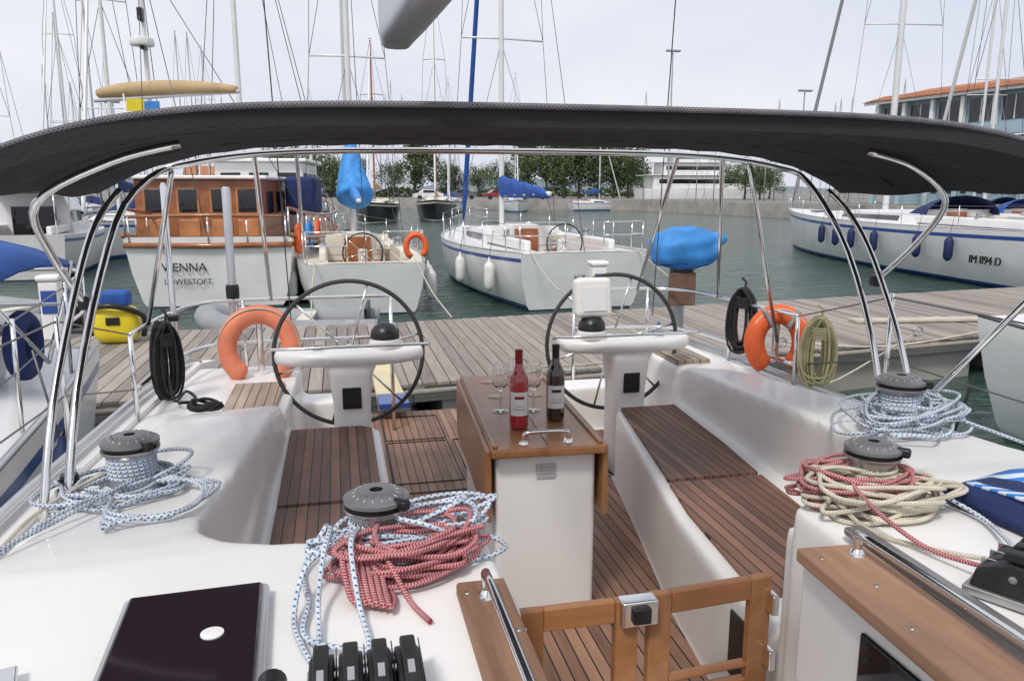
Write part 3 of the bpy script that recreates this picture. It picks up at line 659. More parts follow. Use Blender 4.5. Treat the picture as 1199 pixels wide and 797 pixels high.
for (x,y,h) in((43,100,20),(-30,120,14),(60,96,15)):
    lm=E("street_lamp",(x,y,1.1));lathe("pole",[(.16,0),(.08,h-1)],(0,0,0),MASTG,lm,8)
    tube("crossarm",[(-.9,0,h-.9),(.9,0,h-.9)],.06,MASTG,lm,6)
    for sx in(-.8,-.25,.3,.8): box("lamp_head",(sx,-.15,h-.8),(.4,.5,.2),MASTG,lm,.04)
yt=E("motor_yacht",(46,118,0),math.radians(-92))
hby,zy=hull(yt,24,6,2.6,GELB,GELB,GELB,cock=None,stern=.9,rake=.6)
for (y0,y1,wd,z0,h) in((1.5,17,4.8,2.6,2.1),(3,14,4.2,4.75,1.9),(5,11,3.4,6.7,1.3)):
    box("deck_house",(0,(y0+y1)/2,z0+h/2),(wd,y1-y0,h),GELB,yt,.25);box("window_band",(0,(y0+y1)/2-.2,z0+h*.58),(wd+.06,(y1-y0)*.86,h*.33),GLASSD,yt,.05);box("overhang",(0,(y0+y1)/2-.8,z0+h+.06),(wd+.7,y1-y0+.8,.12),GELB,yt,.05)
box("radar_mast",(0,8,8.9),(.5,.8,1.6),GELB,yt,.1)
sh=E("harbour_shed",(-20,150,1.1));box("walls",(0,0,2),(12,6,4),GELB,sh)
mk("roof",[(-6.4,-3.4,4),(6.4,-3.4,4),(6.4,3.4,4),(-6.4,3.4,4),(-6.4,0,5.6),(6.4,0,5.6)],[(0,1,5,4),(2,3,4,5),(0,4,3),(1,2,5)],TILE,sh)
for k in range(4): box("door",(-4.5+3*k,-3.02,1.4),(1.8,.05,2.6),BLUEW,sh)
for k,(x,y) in enumerate([(12,112),(17,113),(22,112),(27,111),(-4,134)]):
    c=E("parked_car",(x,y,1.15),U(-.1,.1));m=[GELB,mat("car_grey",(.12,.12,.13),.3,coat=.6),mat("car_red",(.25,.02,.02),.3,coat=.6)][k%3]
    pr=[(-2.1,.35),(-2.1,.8),(-1.3,.95),(-.7,1.42),(.8,1.45),(1.6,.95),(2.1,.85),(2.1,.35)]
    loft("body",[[(px,yy*.85,pz) for px,pz in pr] for yy in(-1,1)],m,c,False);box("side_glass",(.05,-.86,1.15),(1.7,.02,.35),GLASSD,c)
    for wx in(-1.3,1.3):lathe("wheel",[(.32,-.1),(.32,.1)],(wx,-.8,.32),RUB,c,14,axis='Y')
# ================================================================== OWN BOAT
S=E("foreground_sailboat")
MV=[];MF=[]
def add(d):
    v,f=d;o=len(MV);MV.extend([tuple(p) for p in v]);MF.extend([tuple(i+o for i in q) for q in f])
def P(poly,z0,z1): add(prismdata(poly,z0,z1))
CX=.06
def smoothrows(rows,n=5):
    out=[]
    for i in range(len(rows)-1):
        for k in range(n):
            t=k/n;out.append(tuple(rows[i][j]*(1-t)+rows[i+1][j]*t for j in range(6)))
    out.append(rows[-1]);return out
def side(sg,rows):
    """rows: (y, x_outer_base, x_outer_top, x_inner_top, x_inner_bot, z_top)"""
    R_=[]
    for (y,xo,xot,xi,xib,zt) in smoothrows(rows):
        R_.append([(xo,y,.5),(xo,y,1.40),(xot,y,zt-.02),(xi,y,zt),(xib,y,1.2),(xib,y,.5)])
    v,f=loftdata(R_)
    if sg>0: f=[tuple(reversed(q)) for q in f]
    add((v,f))
side(-1,[(-1.6,-1.62,-1.42,-.36,-.36,1.70),(1.0,-1.62,-1.46,-.36,-.36,1.70),(1.70,-1.62,-1.48,-.36,-.36,1.70),(1.76,-1.62,-1.49,-.60,-.60,1.70),(1.80,-1.62,-1.49,-.86,-.85,1.69),(1.87,-1.62,-1.5,-.98,-.97,1.68),(1.98,-1.62,-1.5,-1.05,-1.01,1.66),(2.15,-1.62,-1.5,-1.08,-1.02,1.63),(2.5,-1.6,-1.5,-1.06,-1.01,1.59),(3.1,-1.6,-1.48,-1.02,-1.0,1.56),(3.5,-1.58,-1.44,-.99,-.98,1.54),(3.85,-1.57,-1.4,-.98,-.98,1.47),(4.1,-1.56,-1.38,-1.02,-.98,1.38)])
side(1,[(-1.6,1.68,1.56,.44,.44,1.70),(1.0,1.68,1.56,.44,.44,1.70),(1.72,1.68,1.56,.45,.45,1.70),(1.78,1.68,1.56,.66,.66,1.70),(1.84,1.68,1.56,.90,.90,1.69),(1.95,1.68,1.56,1.02,1.04,1.67),(2.2,1.68,1.56,1.08,1.12,1.65),(2.7,1.68,1.56,1.12,1.17,1.62),(3.2,1.66,1.54,1.16,1.22,1.58),(3.7,1.65,1.52,1.20,1.26,1.54),(4.05,1.64,1.5,1.24,1.28,1.50),(4.3,1.63,1.5,1.28,1.28,1.42)])
P([(-1.78,-1.6),(-1.80,1.5),(-1.78,3),(-1.70,4.4),(-1.62,5.3),(-1.0,5.3),(-1.0,-1.6)],.6,1.36)
P([(1.82,-1.6),(1.86,1.5),(1.86,3),(1.82,4.4),(1.74,5.3),(1.27,5.3),(1.27,-1.6)],.6,1.41)
P([(-1.5,4.05),(-.98,4.05),(-.95,5.3),(-1.5,5.3)],.6,1.36)
P([(1.28,4.25),(1.66,4.25),(1.66,5.3),(1.26,5.3)],.6,1.46)
P([(-1.05,5.05),(-.62,5.05),(-.62,5.3),(-1.05,5.3)],.6,1.15)
P([(.75,5.05),(1.3,5.05),(1.3,5.3),(.75,5.3)],.6,1.15)
P([(-1.1,1.7),(-.50,1.7),(-.50,4.05),(-.56,4.14),(-1.1,4.14)],.7,1.255)
P([(1.35,1.75),(.50,1.75),(.50,2.15),(.56,2.65),(.64,3.06),(.84,4.1),(.9,4.2),(1.35,4.2)],.7,1.255)
P([(-.5,1.66),(-.28,1.66),(-.28,1.80),(-.5,1.80)],.7,1.52)
P([(.48,1.60),(.62,1.60),(.62,1.80),(.48,1.80)],.7,1.60)
P([(-1.2,1.6),(1.4,1.6),(1.4,5.3),(-1.2,5.3)],.62,.825)
mo=mk("deck_moulding",MV,MF,GEL,S)
rm=mo.modifiers.new("r","REMESH");rm.mode='VOXEL';rm.voxel_size=.0125;rm.use_smooth_shade=True
sm=mo.modifiers.new("s","SMOOTH");sm.factor=.8;sm.iterations=20
rows=[]
for y,xl,xr in((-1.6,-1.85,1.9),(1.5,-1.87,1.93),(3,-1.85,1.93),(4.4,-1.77,1.89),(5.3,-1.68,1.8),(5.42,-1.6,1.74)):
    rows.append([(xl,y,1.385),(xl*.97,y,.6),(xl*.85,y,-.1),(0,y,-.5),(xr*.85,y,-.1),(xr*.97,y,.6),(xr,y,1.385),(xr-.09,y,1.385),(xr-.12,y,.5),(xl+.12,y,.5),(xl+.09,y,1.385)])
loft("hull_shell",rows,GEL,S,False)
for x in(-1,1):
    tube("toe_rail",[((xr if x>0 else xl)-x*.02,y,1.42) for y,xl,xr in((-1.6,-1.85,1.9),(1.5,-1.87,1.93),(3,-1.85,1.93),(4.4,-1.77,1.89),(5.3,-1.68,1.8))],.02,ALU,S,6)
box("swim_platform",(0.05,5.55,.78),(2.6,.5,.08),GEL,S,.03)
prism("cockpit_sole_teak",[(-.49,1.85),(.49,1.85),(.50,2.15),(.56,2.65),(.64,3.06),(.83,4.15),(.85,4.25),(1.24,4.25),(1.24,5.0),(.7,5.0),(.7,5.75),(-.57,5.75),(-.57,5.0),(-.95,5.0),(-.95,4.18),(-.49,4.18)],.83,.852,TEAK,S)
for (x0,x1,y0,y1) in((-.42,-.02,4.25,5.0),(-.42,-.02,5.05,5.6),(.02,.42,4.25,5.0),(-.42,.0,3.2,4.1)):
    multitube("sole_hatch_seam",[[(x0,y0,.8525),(x1,y0,.8525),(x1,y1,.8525),(x0,y1,.8525)]],.006,BLACK,S,4,closed=True)
prism("seat_teak",[(-.96,1.86),(-.545,1.86),(-.545,3.02),(-.96,3.02)],1.25,1.272,TEAKS,S,.003)
prism("seat_teak",[(-.96,3.05),(-.545,3.05),(-.545,4.02),(-.6,4.07),(-.96,4.07)],1.25,1.272,TEAKS,S,.003)
prism("seat_teak",[(.55,2.0),(.61,2.65),(.665,2.95),(1.10,2.95),(1.02,2.0)],1.25,1.272,TEAKS,S,.003)
prism("seat_teak",[(.672,2.98),(.69,3.06),(.87,4.1),(1.20,4.1),(1.15,3.4),(1.10,2.98)],1.25,1.272,TEAKS,S,.003)
prism("helm_seat_teak",[(-1.30,4.12),(-1.04,4.12),(-1.02,4.7),(-1.30,4.7)],1.35,1.385,BEIGE,S,.005)
prism("helm_seat_teak",[(1.3,4.3),(1.52,4.3),(1.52,5.0),(1.3,5.0)],1.455,1.485,BEIGE,S,.005)
box("locker_recess",(.502,2.0,1.08),(.02,.16,.22),BLACK,S,.006)
box("interior_sole",(.05,.6,.6),(.8,2.4,.04),VARN,S)
box("interior_wall",(.05,-.5,1.1),(.9,.04,1.2),MAHOG,S)
box("sill",(.09,1.72,.98),(.74,.1,.3),GEL,S,.01)
box("step",(.07,1.5,.9),(.6,.3,.04),VARN,S,.01)
def handrail(x,y0,y1,z):
    tube("grab_rail",[(x,y0,z),(x,y0,z+.035),(x,y0-.04,z+.048),(x,(y0+y1)/2,z+.05),(x,y1,z+.048),],.0095,STEEL,S,8,sub=3)
    for yy in(y0,y0+(y1-y0)*.5,y0+(y1-y0)*.9): lathe("rail_foot",[(.018,0),(.016,.008),(.009,.015),(.009,.04)],(x,yy,z),STEEL,S,12)
prism("companionway_trim_teak",[(-.475,1.45),(-.475,.3),(-.375,.3),(-.375,1.45)],1.69,1.722,WORN,S,.006)
prism("companionway_trim_teak",[(.285,1.44),(.245,.5),(.395,.5),(.44,1.43)],1.69,1.722,WORN,S,.006)
box("trim_support",(.36,.9,1.54),(.10,1.1,.30),GEL,S,.01)
box("side_window",(.305,.98,1.56),(.012,.5,.16),GLASSD,S,.02)
handrail(-.425,1.38,.3,1.722);handrail(.395,1.38,.4,1.722)
box("slider_track",(.47,.9,1.72),(.05,1.2,.02),STEELD,S,.006)
multitube("trim_screws",[[(x,y,1.72),(x,y,1.7235)] for x,y in((-.46,1.4),(-.46,1.1),(-.46,.8),(-.39,1.25),(.31,1.38),(.305,1.1),(.30,.8),(.345,1.25))],.006,STEELD,S,8)
def door(x0,x1,z1,yy,dy):
    z0=.95;fw=.066
    def bar(a,b,za,zb,nm,m=VARN):
        xm=(a+b)/2;t=(xm-x0)/(x1-x0)
        box(nm,(xm,yy+dy*t,(za+zb)/2),(abs(b-a),.028,zb-za),m,S,.004,rz=math.atan2(dy,(x1-x0)))
    bar(x0,x0+fw,z0,z1,"door_stile");bar(x1-fw,x1,z0,z1,"door_stile")
    bar(x0+fw,x1-fw,z1-fw*.95,z1,"door_top_rail",VARNX);bar(x0+fw,x1-fw,z0,z0+.08,"door_bottom_rail",VARNX)
    for k in range(3):
        bar(x0+fw,x1-fw,z0+.12+k*.05,z0+.135+k*.05,"door_louvre",VARNX)
door(-.265,.062,1.435,1.80,.0);door(.092,.47,1.44,1.80,.03)
box("door_lock",(.055,1.777,1.41),(.10,.05,.07),STEEL,S,.006);box("lock_plate",(.055,1.747,1.41),(.05,.02,.045),BLACK,S,.005)
for z in(1.37,1.2): box("door_hinge",(.462,1.80,z),(.02,.05,.06),STEEL,S,.004);box("door_hinge",(-.262,1.78,z),(.03,.02,.06),STEEL,S,.004)
box("hatch_frame",(-.962,1.20,1.712),(.27,.66,.022),ALU,S,.02,rz=.05)
box("hatch_acrylic",(-.962,1.20,1.726),(.245,.63,.012),SMOKE,S,.02,rz=.05)
lathe("hatch_vent",[(.020,0),(.020,.002),(.017,.003)],(-.925,1.34,1.732),GEL,S,20)
box("hatch_handle",(-.95,1.02,1.737),(.06,.012,.008),BLACK,S,.003)
box("deck_plate",(-1.25,1.3,1.705),(.05,.09,.012),STEEL,S,.004,rz=.3)
def clutch(x,y,z,n,rz=0,s=1.0):
    e=E("rope_clutch_bank",(x,y,z),rz);e.scale=(s,s,s)
    box("base",(0,0,.01),(.052*n+.01,.22,.02),STEELD,e,.004)
    for k in range(n):
        xx=(k-(n-1)/2)*.052
        o=loft("clutch_body",[[(xx+sx,-.10,.02),(xx+sx,-.10,.055),(xx+sx,-.05,.085),(xx+sx,.03,.09),(xx+sx,.09,.06),(xx+sx,.10,.02)] for sx in(-.022,.022)],CLB,e,False);bev(o,.004)
        o=loft("clutch_lever",[[(xx+sx,-.12,.088),(xx+sx,-.115,.10),(xx+sx,-.03,.118),(xx+sx,.04,.112),(xx+sx,.05,.092)] for sx in(-.014,.014)],CLB,e,False);bev(o,.004)
        lathe("clutch_pin",[(.008,-.024),(.008,.024)],(xx,.02,.06),STEEL,e,10,axis='X')
        box("lever_mark",(xx,-.06,.112),(.012,.03,.002),MASTG,e,rx=.2)
        box("side_plate",(xx+.0255,.0,.045),(.003,.19,.05),STEEL,e,.001)
clutch(-.665,1.12,1.702,4,0,.86);clutch(.64,1.17,1.702,3,.5,.95)
e=E("winch_handle",(-.81,1.08,1.735));lathe("handle_grip",[(.013,-.09),(.019,-.08),(.021,0),(.019,.06),(.014,.07)],(0,0,0),BLACK,e,14,axis='Y');lathe("handle_cap",[(.022,.06),(.023,.09),(.018,.095)],(0,0,0),BLACK,e,14,axis='Y')
box("handle_label",(0,-.01,.021),(.018,.05,.003),LABEL,e)
e=E("rope_organiser",(.92,1.30,1.702),.4);box("plate",(0,0,.01),(.24,.1,.02),BLACK,e,.01)
for k in(-.07,0,.07): lathe("sheave",[(.032,.02),(.02,.035),(.032,.05)],(k,0,0),STEELD,e,16)
box("top_plate",(0,0,.056),(.24,.07,.01),STEELD,e,.004)
def winch(x,y,z,s=1):
    e=E("winch",(x,y,z))
    prof=[(.105,0),(.108,.012),(.10,.028),(.078,.034),(.070,.05),(.064,.08),(.064,.105),(.072,.125),(.084,.135),(.088,.14),(.088,.148),(.080,.152),(.080,.158),(.088,.162),(.088,.172),(.075,.178),(.06,.186),(.045,.190),(.018,.190),(.016,.180),(.003,.180)]
    mi=[1,1,1,0,0,0,0,0,0,0,2,2,2,3,3,3,3,3,2,2]
    lathe("drum",[(r*s,h*s) for r,h in prof],(0,0,0),[STEELD,STEEL,BLACK,WTOP],e,40,mi)
    multitube("drum_grip_ribs",[[(.066*s*math.cos(a),.066*s*math.sin(a),.045*s),(.066*s*math.cos(a+.15),.066*s*math.sin(a+.15),.11*s)] for a in [k*math.pi/12 for k in range(24)]],.003*s,STEELD,e,5)
    multitube("jaw_teeth",[[(.074*s*math.cos(a),.074*s*math.sin(a),.1790*s),(.050*s*math.cos(a),.050*s*math.sin(a),.1895*s)] for a in [k*math.pi/9 for k in range(18)]],.0018*s,STEELD,e,4)
    box("self_tailing_arm",(.06*s,-.06*s,.166*s),(.05*s,.03*s,.03*s),BLACK,e,.006,rz=-.8)
    return e
ZL=1.582
winch(-1.33,2.50,ZL,.96);winch(1.35,2.45,1.635,1.0);winch(-.62,1.66,1.695,.82);winch(.68,1.72,1.695,.82)
def wraps(name,x,y,z,r,n,m,rr=.0065):
    p=[]
    for k in range(n*14+1):
        a=k/14*2*math.pi;p.append((x+r*math.cos(a),y+r*math.sin(a),z+k/14*rr*2.1))
    return tube(name,p,rr,m,None,7)
def pile(name,cx,cy,cz,rx,ry,n,m,rr=.0065,rot=0,h=.07,seed=1,par=None,dz=0.0):
    rnd=random.Random(seed);paths=[]
    for i in range(n):
        a0=rnd.uniform(0,6.28);sx=rx*rnd.uniform(.66,1.14);sy=ry*rnd.uniform(.5,1.25);ox=rnd.gauss(0,rx*.10);oy=rnd.gauss(0,ry*.2)
        zz=cz+h*i/n+rnd.uniform(-.005,.005);tl=rnd.uniform(-.2,.2);pts=[]
        ro=rot+rnd.gauss(0,.2);w1=rnd.uniform(.03,.16);w2=rnd.uniform(.05,.26)
        for k in range(14):
            a=a0+k*2*math.pi/14;X=sx*math.cos(a)*(1+w1*math.sin(3*a+i));Y=sy*math.sin(a)*(1+w2*math.sin(2*a+i*1.7))
            px=cx+ox+X*math.cos(ro)-Y*math.sin(ro);py=cy+oy+X*math.sin(ro)+Y*math.cos(ro)
            pz=max(cz,zz+tl*X*.5-dz*abs(X)/rx+.010*math.sin(2*a+i))
            pts.append((px,py,pz))
        paths.append(pts)
    return multitube(name,paths,rr,m,par,7,True,4)
pile("coiled_red_rope",-.56,1.565,1.707,.14,.062,23,ROPE_RW,.0056,0.05,.080,3)
tube("coiled_red_rope_tail",[(-.60,1.66,1.79),(-.63,1.56,1.79),(-.60,1.48,1.75),(-.57,1.42,1.707),(-.54,1.34,1.706)],.0056,ROPE_RW,None,7,sub=6)
multitube("red_rope_hanging_turns",[[(-.70+.012*k,1.61,1.74),(-.70+.012*k,1.52+.01*k,1.77-.004*k),(-.685+.012*k,1.44-.008*k,1.72),(-.66+.01*k,1.44,1.708),(-.63,1.53,1.715)] for k in range(7)],.0056,ROPE_RW,None,7,sub=5)
pile("coiled_blue_rope",-.56,1.66,1.707,.185,.085,10,ROPE_BW,.0056,.15,.08,5)
tube("loose_blue_turn",[(-.50,1.62,1.77),(-.42,1.58,1.79),(-.41,1.66,1.80),(-.50,1.70,1.79),(-.58,1.62,1.80),(-.52,1.56,1.80),(-.45,1.55,1.77)],.0056,ROPE_BW,None,7,sub=6)
for pts in ([(-.72,1.62,1.79),(-.735,1.5,1.78),(-.745,1.42,1.73),(-.74,1.3,1.708),(-.73,1.20,1.73)],[(-.66,1.60,1.79),(-.68,1.5,1.80),(-.67,1.41,1.725),(-.655,1.28,1.708),(-.69,1.20,1.735)],[(-.73,1.7,1.76),(-.78,1.6,1.708),(-.765,1.46,1.708),(-.76,1.32,1.708),(-.60,1.20,1.735)],[(-.71,1.58,1.77),(-.77,1.5,1.76),(-.79,1.4,1.71),(-.77,1.3,1.708),(-.75,1.24,1.71)]):
    tube("halyard_line",pts,.0056,ROPE_BW,None,7,sub=6)
wraps("winch_wraps",-.62,1.66,1.735,.060,4,ROPE_BW,.0056)
pile("coiled_red_rope",.61,1.70,1.707,.145,.085,15,ROPE_RW,.0056,-.15,.08,11)
pile("coiled_cream_rope",.65,1.64,1.707,.165,.10,17,ROPE_W,.0060,-.2,.075,12)
wraps("winch_wraps",.68,1.72,1.735,.060,4,ROPE_W,.0056)
tube("halyard_line",[(.55,1.62,1.78),(.53,1.5,1.76),(.57,1.38,1.72),(.60,1.25,1.735)],.0056,ROPE_RW,None,7,sub=6)
tube("halyard_line",[(.50,1.66,1.76),(.52,1.52,1.71),(.58,1.40,1.71),(.66,1.26,1.735)],.0060,ROPE_W,None,7,sub=6)
tube("halyard_line",[(.80,1.66,1.74),(.84,1.52,1.71),(.78,1.38,1.72),(.70,1.26,1.74)],.0056,ROPE_BW,None,7,sub=6)
for sg,cx,cy,zb,sd in((-1,-1.33,2.50,ZL,21),(1,1.35,2.45,1.63,22)):
    wraps("sheet_wraps",cx,cy,zb+.05,.068,6,ROPE_BW,.0060)
    pile("sheet_tail_pile",cx+.02*sg,cy-.03,zb+.02,.18,.14,9 if sg<0 else 15,ROPE_BW,.0060,.3,.04 if sg<0 else .09,sd)
    if sg>0: pile("sheet_tail_loose",cx-.02,cy-.06,1.65,.27,.12,6,ROPE_BW,.0060,.5,.11,31)
tube("jib_sheet",[(-1.26,2.44,1.64),(-1.45,2.2,1.64),(-1.60,1.7,1.60),(-1.66,1.0,1.60),(-1.66,.2,1.6)],.0060,ROPE_BW,None,7,sub=6)
tube("jib_sheet",[(-1.40,2.46,1.66),(-1.55,2.3,1.60),(-1.62,1.9,1.53),(-1.70,1.2,1.53)],.0060,ROPE_W,None,7,sub=6)
tube("jib_sheet",[(-1.30,2.42,1.65),(-1.42,2.15,1.65),(-1.52,1.8,1.67),(-1.60,1.3,1.62)],.0060,ROPE_BW,None,7,sub=6)
for k in range(4):
    tube("sheet_tail",[(-1.25,2.5-.02*k,1.63),(-1.12+.02*k,2.38,1.63),(-1.09-.02*k,2.2-.03*k,1.645),(-1.16-.03*k,2.08,1.66),(-1.3,2.14-.03*k,1.655),(-1.34,2.3,1.635)],.0060,ROPE_BW,None,7,sub=6)
tube("jib_sheet",[(1.42,2.44,1.70),(1.56,2.3,1.66),(1.66,1.9,1.62),(1.72,1.2,1.60)],.0060,ROPE_BW,None,7,sub=6)
tube("sheet_tail",[(1.27,2.5,1.70),(1.12,2.5,1.68),(1.04,2.38,1.65),(1.08,2.28,1.67),(1.2,2.3,1.68)],.0060,ROPE_BW,None,7,sub=6)
e=E("striped_cockpit_bag",(1.10,1.53,1.702),.12)
rows=[]
for i in range(9):
    t=i/8;x=-.24+.55*t;hh=.045+.01*math.sin(t*7)
    rows.append([(x,-.15,.0),(x,-.16,hh*.6),(x,-.1,hh+.004*math.sin(i*2)),(x,0,hh*1.12),(x,.12,hh),(x,.17,hh*.5),(x,.16,0)])
loft("navy_bag",rows,NAVY,e)
v=[];f=[]
for i in range(13):
    for k in range(9):
        t=i/12;s=k/8;v.append((-.20+.50*t,-.15+.27*s+.01*math.sin(t*8),.060+.008*math.sin(t*9+s*4)-(.05*max(0,t-.9)/.1)))
f=[(i*9+k,(i+1)*9+k,(i+1)*9+k+1,i*9+k+1) for i in range(12) for k in range(8)]
o=mk("striped_cloth",v,f,STRIPE,e,smooth=True);s=o.modifiers.new("s","SOLIDIFY");s.thickness=.008
box("front_flap",(.05,-.17,.022),(.46,.012,.04),STRIPE,e,.004)
# ------------------------------------------------------------------ cockpit table
T=E("cockpit_table",(.05,2.66,0),math.radians(-3))
box("pedestal_body",(0,.56,1.19),(.39,1.02,.68),GEL,T,.02)
box("table_top",(0,.57,1.553),(.43,1.17,.034),VARN,T,.008)
box("top_seam",(0,.57,1.5706),(.004,1.10,.002),BLACK,T)
for x in(-.223,.223): box("folded_leaf",(x,.58,1.42),(.022,1.13,.28),VARN,T,.006)
for x in(-.2,.2): box("leaf_batten",(x,.57,1.575),(.02,1.12,.012),VARN,T,.004)
for x in(-.09,.09):
    for y in(.74,1.02): lathe("glass_recess",[(.035,0),(.037,.003),(.03,.004)],(x,y,1.569),MAHOG,T,20)
tube("grab_handle",[(-.085,.055,1.57),(-.085,.05,1.60),(-.06,.045,1.615),(.06,.045,1.615),(.085,.05,1.60),(.085,.055,1.57)],.0085,STEEL,T,8,sub=4)
for x in(-.085,.085): lathe("handle_foot",[(.02,0),(.016,.008)],(x,.055,1.57),STEEL,T,14)
box("maker_plate",(0,.046,1.46),(.075,.004,.06),mat("plate_grey",(.55,.56,.58),.4,metal=.3),T,.002)
for k in range(3): box("plate_line",(0,.0435,1.475-.012*k),(.055,.002,.003),MASTG,T)
for x in(-.12,.12): lathe("table_foot",[(.03,0),(.03,.04)],(x,.2,.85),STEELD,T,12)
def bottle(name,x,y,glass,foil,lab):
    e=E(name,(x,y,1.572))
    prof=[(.030,0),(.0365,.004),(.0375,.012),(.0375,.185),(.035,.205),(.025,.225),(.016,.245),(.0145,.265)]
    lathe("glass_body",prof,(0,0,0),glass,e,32);lathe("foil_neck",[(.0150,.245),(.0150,.30),(.0162,.303),(.0162,.312),(.012,.316)],(0,0,0),foil,e,28)
    def patch(nm,half,z0,z1,r,m):
        v=[]
        for k in range(17):
            a=math.radians(-90-half+k*half*2/16-8)
            for z in(z0,z1): v.append((r*math.cos(a),r*math.sin(a),z))
        mk(nm,v,[(2*k,2*k+2,2*k+3,2*k+1) for k in range(16)],m,e,smooth=True)
    patch("paper_label",62,.055,.150,.0381,lab);patch("label_print",30,.122,.134,.0384,foil);patch("label_print",38,.078,.083,.0384,MASTG);patch("label_print",34,.092,.095,.0384,MASTG)
bottle("rose_wine_bottle",-.005,2.92,ROSE,FOIL,LABEL);bottle("white_wine_bottle",.165,2.99,DARKB,FOILB,LABEL)
def wglass(x,y):
    e=E("wine_glass",(x,y,1.572))
    lathe("glass",[(.033,0),(.033,.002),(.006,.006),(.0035,.012),(.0035,.085),(.012,.095),(.030,.115),(.037,.145),(.036,.175),(.031,.205),(.0298,.205),(.0345,.175),(.0355,.145),(.029,.118),(.010,.100),(.001,.098)],(0,0,0),GLASS,e,28)
wglass(-.03,3.16);wglass(.06,3.26);wglass(.11,3.14)
# ------------------------------------------------------------------ helms
LEATH=mat("leather_grey",(.045,.043,.042),.6,bump=.3,bscale=200)
def helm(x,cdx,plotter):
    e=E("helm_station",(x,4.27,0))
    rows=[]
    for z,w_,d_ in((.85,.105,.15),(1.0,.10,.135),(1.35,.10,.13),(1.52,.115,.15),(1.60,.15,.16)):
        rows.append([(w_*math.copysign(abs(math.cos(a))**.35,math.cos(a)),d_*.8*math.copysign(abs(math.sin(a))**.35,math.sin(a)),z) for a in [2*math.pi*k/28 for k in range(28)]])
    loft("pedestal",rows,GEL,e)
    box("engine_panel",(.0,-.112,1.40),(.10,.012,.12),BLACK,e,.006)
    poly=[]
    for k in range(17):
        t=k/16*2-1;poly.append((t*.40,-.14+.12*abs(t)**3))
    for k in range(17):
        t=1-k/16*2;poly.append((t*.40,.09+.02*t*t))
    prism("console_tray",poly,1.575,1.655,GEL,e,.028)
    tube("tray_guard_rail",[(-.42,.08,1.64),(-.43,-.03,1.67),(-.36,-.15,1.69),(0,-.20,1.70),(.36,-.15,1.69),(.43,-.03,1.67),(.42,.08,1.64)],.008,STEEL,e,8,sub=5)
    lathe("compass_base",[(.085,0),(.09,.02),(.08,.05)],(cdx,-.02,1.655),GEL,e,28)
    lathe("compass_dome",[(.078,0),(.080,.02),(.074,.05),(.055,.075),(.03,.09),(.005,.094)],(cdx,-.02,1.70),BLACK,e,28)
    lathe("throttle_base",[(.03,0),(.03,.03)],(-cdx*.9,-.02,1.655),STEELD,e,14)
    y=.23;z=1.575;r=.42
    tube("wheel_rim",[(r*math.cos(a),y,z+r*math.sin(a)) for a in [k*math.pi/32 for k in range(64)]],.0125,LEATH,e,10,closed=True)
    multitube("wheel_spokes",[[(.04*math.cos(a),y+.02,z+.04*math.sin(a)),(r*math.cos(a),y,z+r*math.sin(a))] for a in [k*math.pi/3+.25 for k in range(6)]],.007,STEEL,e,7)
    lathe("wheel_hub",[(.05,-.02),(.055,0),(.05,.05),(.02,.07)],(0,y,z),STEEL,e,20,axis='Y')
    lathe("steering_shaft",[(.03,0),(.03,.15)],(0,.08,z),STEELD,e,14,axis='Y')
    if plotter:
        box("chart_plotter_housing",(-.215,.0,1.89),(.22,.10,.23),GEL,e,.03,rx=-.15);box("plotter_bracket",(-.215,0,1.72),(.06,.06,.14),GEL,e,.01)
        box("plotter_seam",(-.215,-.056,1.89),(.14,.004,.14),GELB,e,.01,rx=-.15)
helm(-.64,.19,False);helm(.955,-.22,True)
# ------------------------------------------------------------------ pushpit, struts, lifelines
pp=E("stern_pushpit")
Lr=[(-.35,5.3),(-1.3,5.28),(-1.55,5.15),(-1.66,4.7),(-1.70,4.1)]
Rr=[(.95,5.3),(1.5,5.28),(1.72,5.1),(1.80,4.6),(1.84,3.9)]
pr=[]
for rr in(Lr,Rr):
    for z in(1.52,1.80): pr.append([(x,y,z) for x,y in rr])
pr=[cat(p,False,5) for p in pr]
ps=[]
for rr in(Lr,Rr):
    for i,(x,y) in enumerate(rr):
        if i in(1,3,4): ps.append([(x,y,1.3 if i<2 else 1.36),(x,y,1.80)])
ps.append([(-.35,5.3,.82),(-.35,5.3,1.8)]);ps.append([(.95,5.3,.82),(.95,5.3,1.8)])
multitube("rails",pr,.0125,STEEL,pp,8);multitube("posts",ps,.0125,STEEL,pp,8)
multitube("stanchions",[[(x,y,1.36),(x,y,2.02)] for x,y in((-1.78,2.2),(-1.76,3.3),(1.86,2.3),(1.88,3.2),(1.86,.6),(-1.80,.8))],.0115,STEEL,pp,8)
wl=[]
for z in(1.70,2.0): 
    zz=1.52 if z<1.9 else 1.8
    wl.append([(-1.80,-1,z),(-1.78,2.2,z),(-1.76,3.3,z),(-1.70,4.1,zz)]);wl.append([(1.86,-1,z),(1.86,2.3,z),(1.88,3.2,z),(1.84,3.9,zz)])
multitube("lifelines",wl,.004,WIRE,pp,5)
hp=E("outboard_hoist_pole",(-1.36,5.3,1.3));lathe("lower_pole",[(.03,0),(.03,.52)],(0,0,0),ALU,hp,14);lathe("joint",[(.038,.50),(.042,.53),(.042,.58),(.038,.6)],(0,0,0),BLACK,hp,14);lathe("upper_pole",[(.026,.6),(.026,1.2),(.02,1.22)],(0,0,0),ALU,hp,14)
fp=E("flag_pole",(-1.62,4.75,1.38));lathe("pole",[(.017,0),(.017,1.14),(.01,1.16)],(0,0,0),STEEL,fp,10);box("bracket",(0,0,.40),(.06,.06,.04),BLACK,fp,.01)
bm=E("bimini_top")
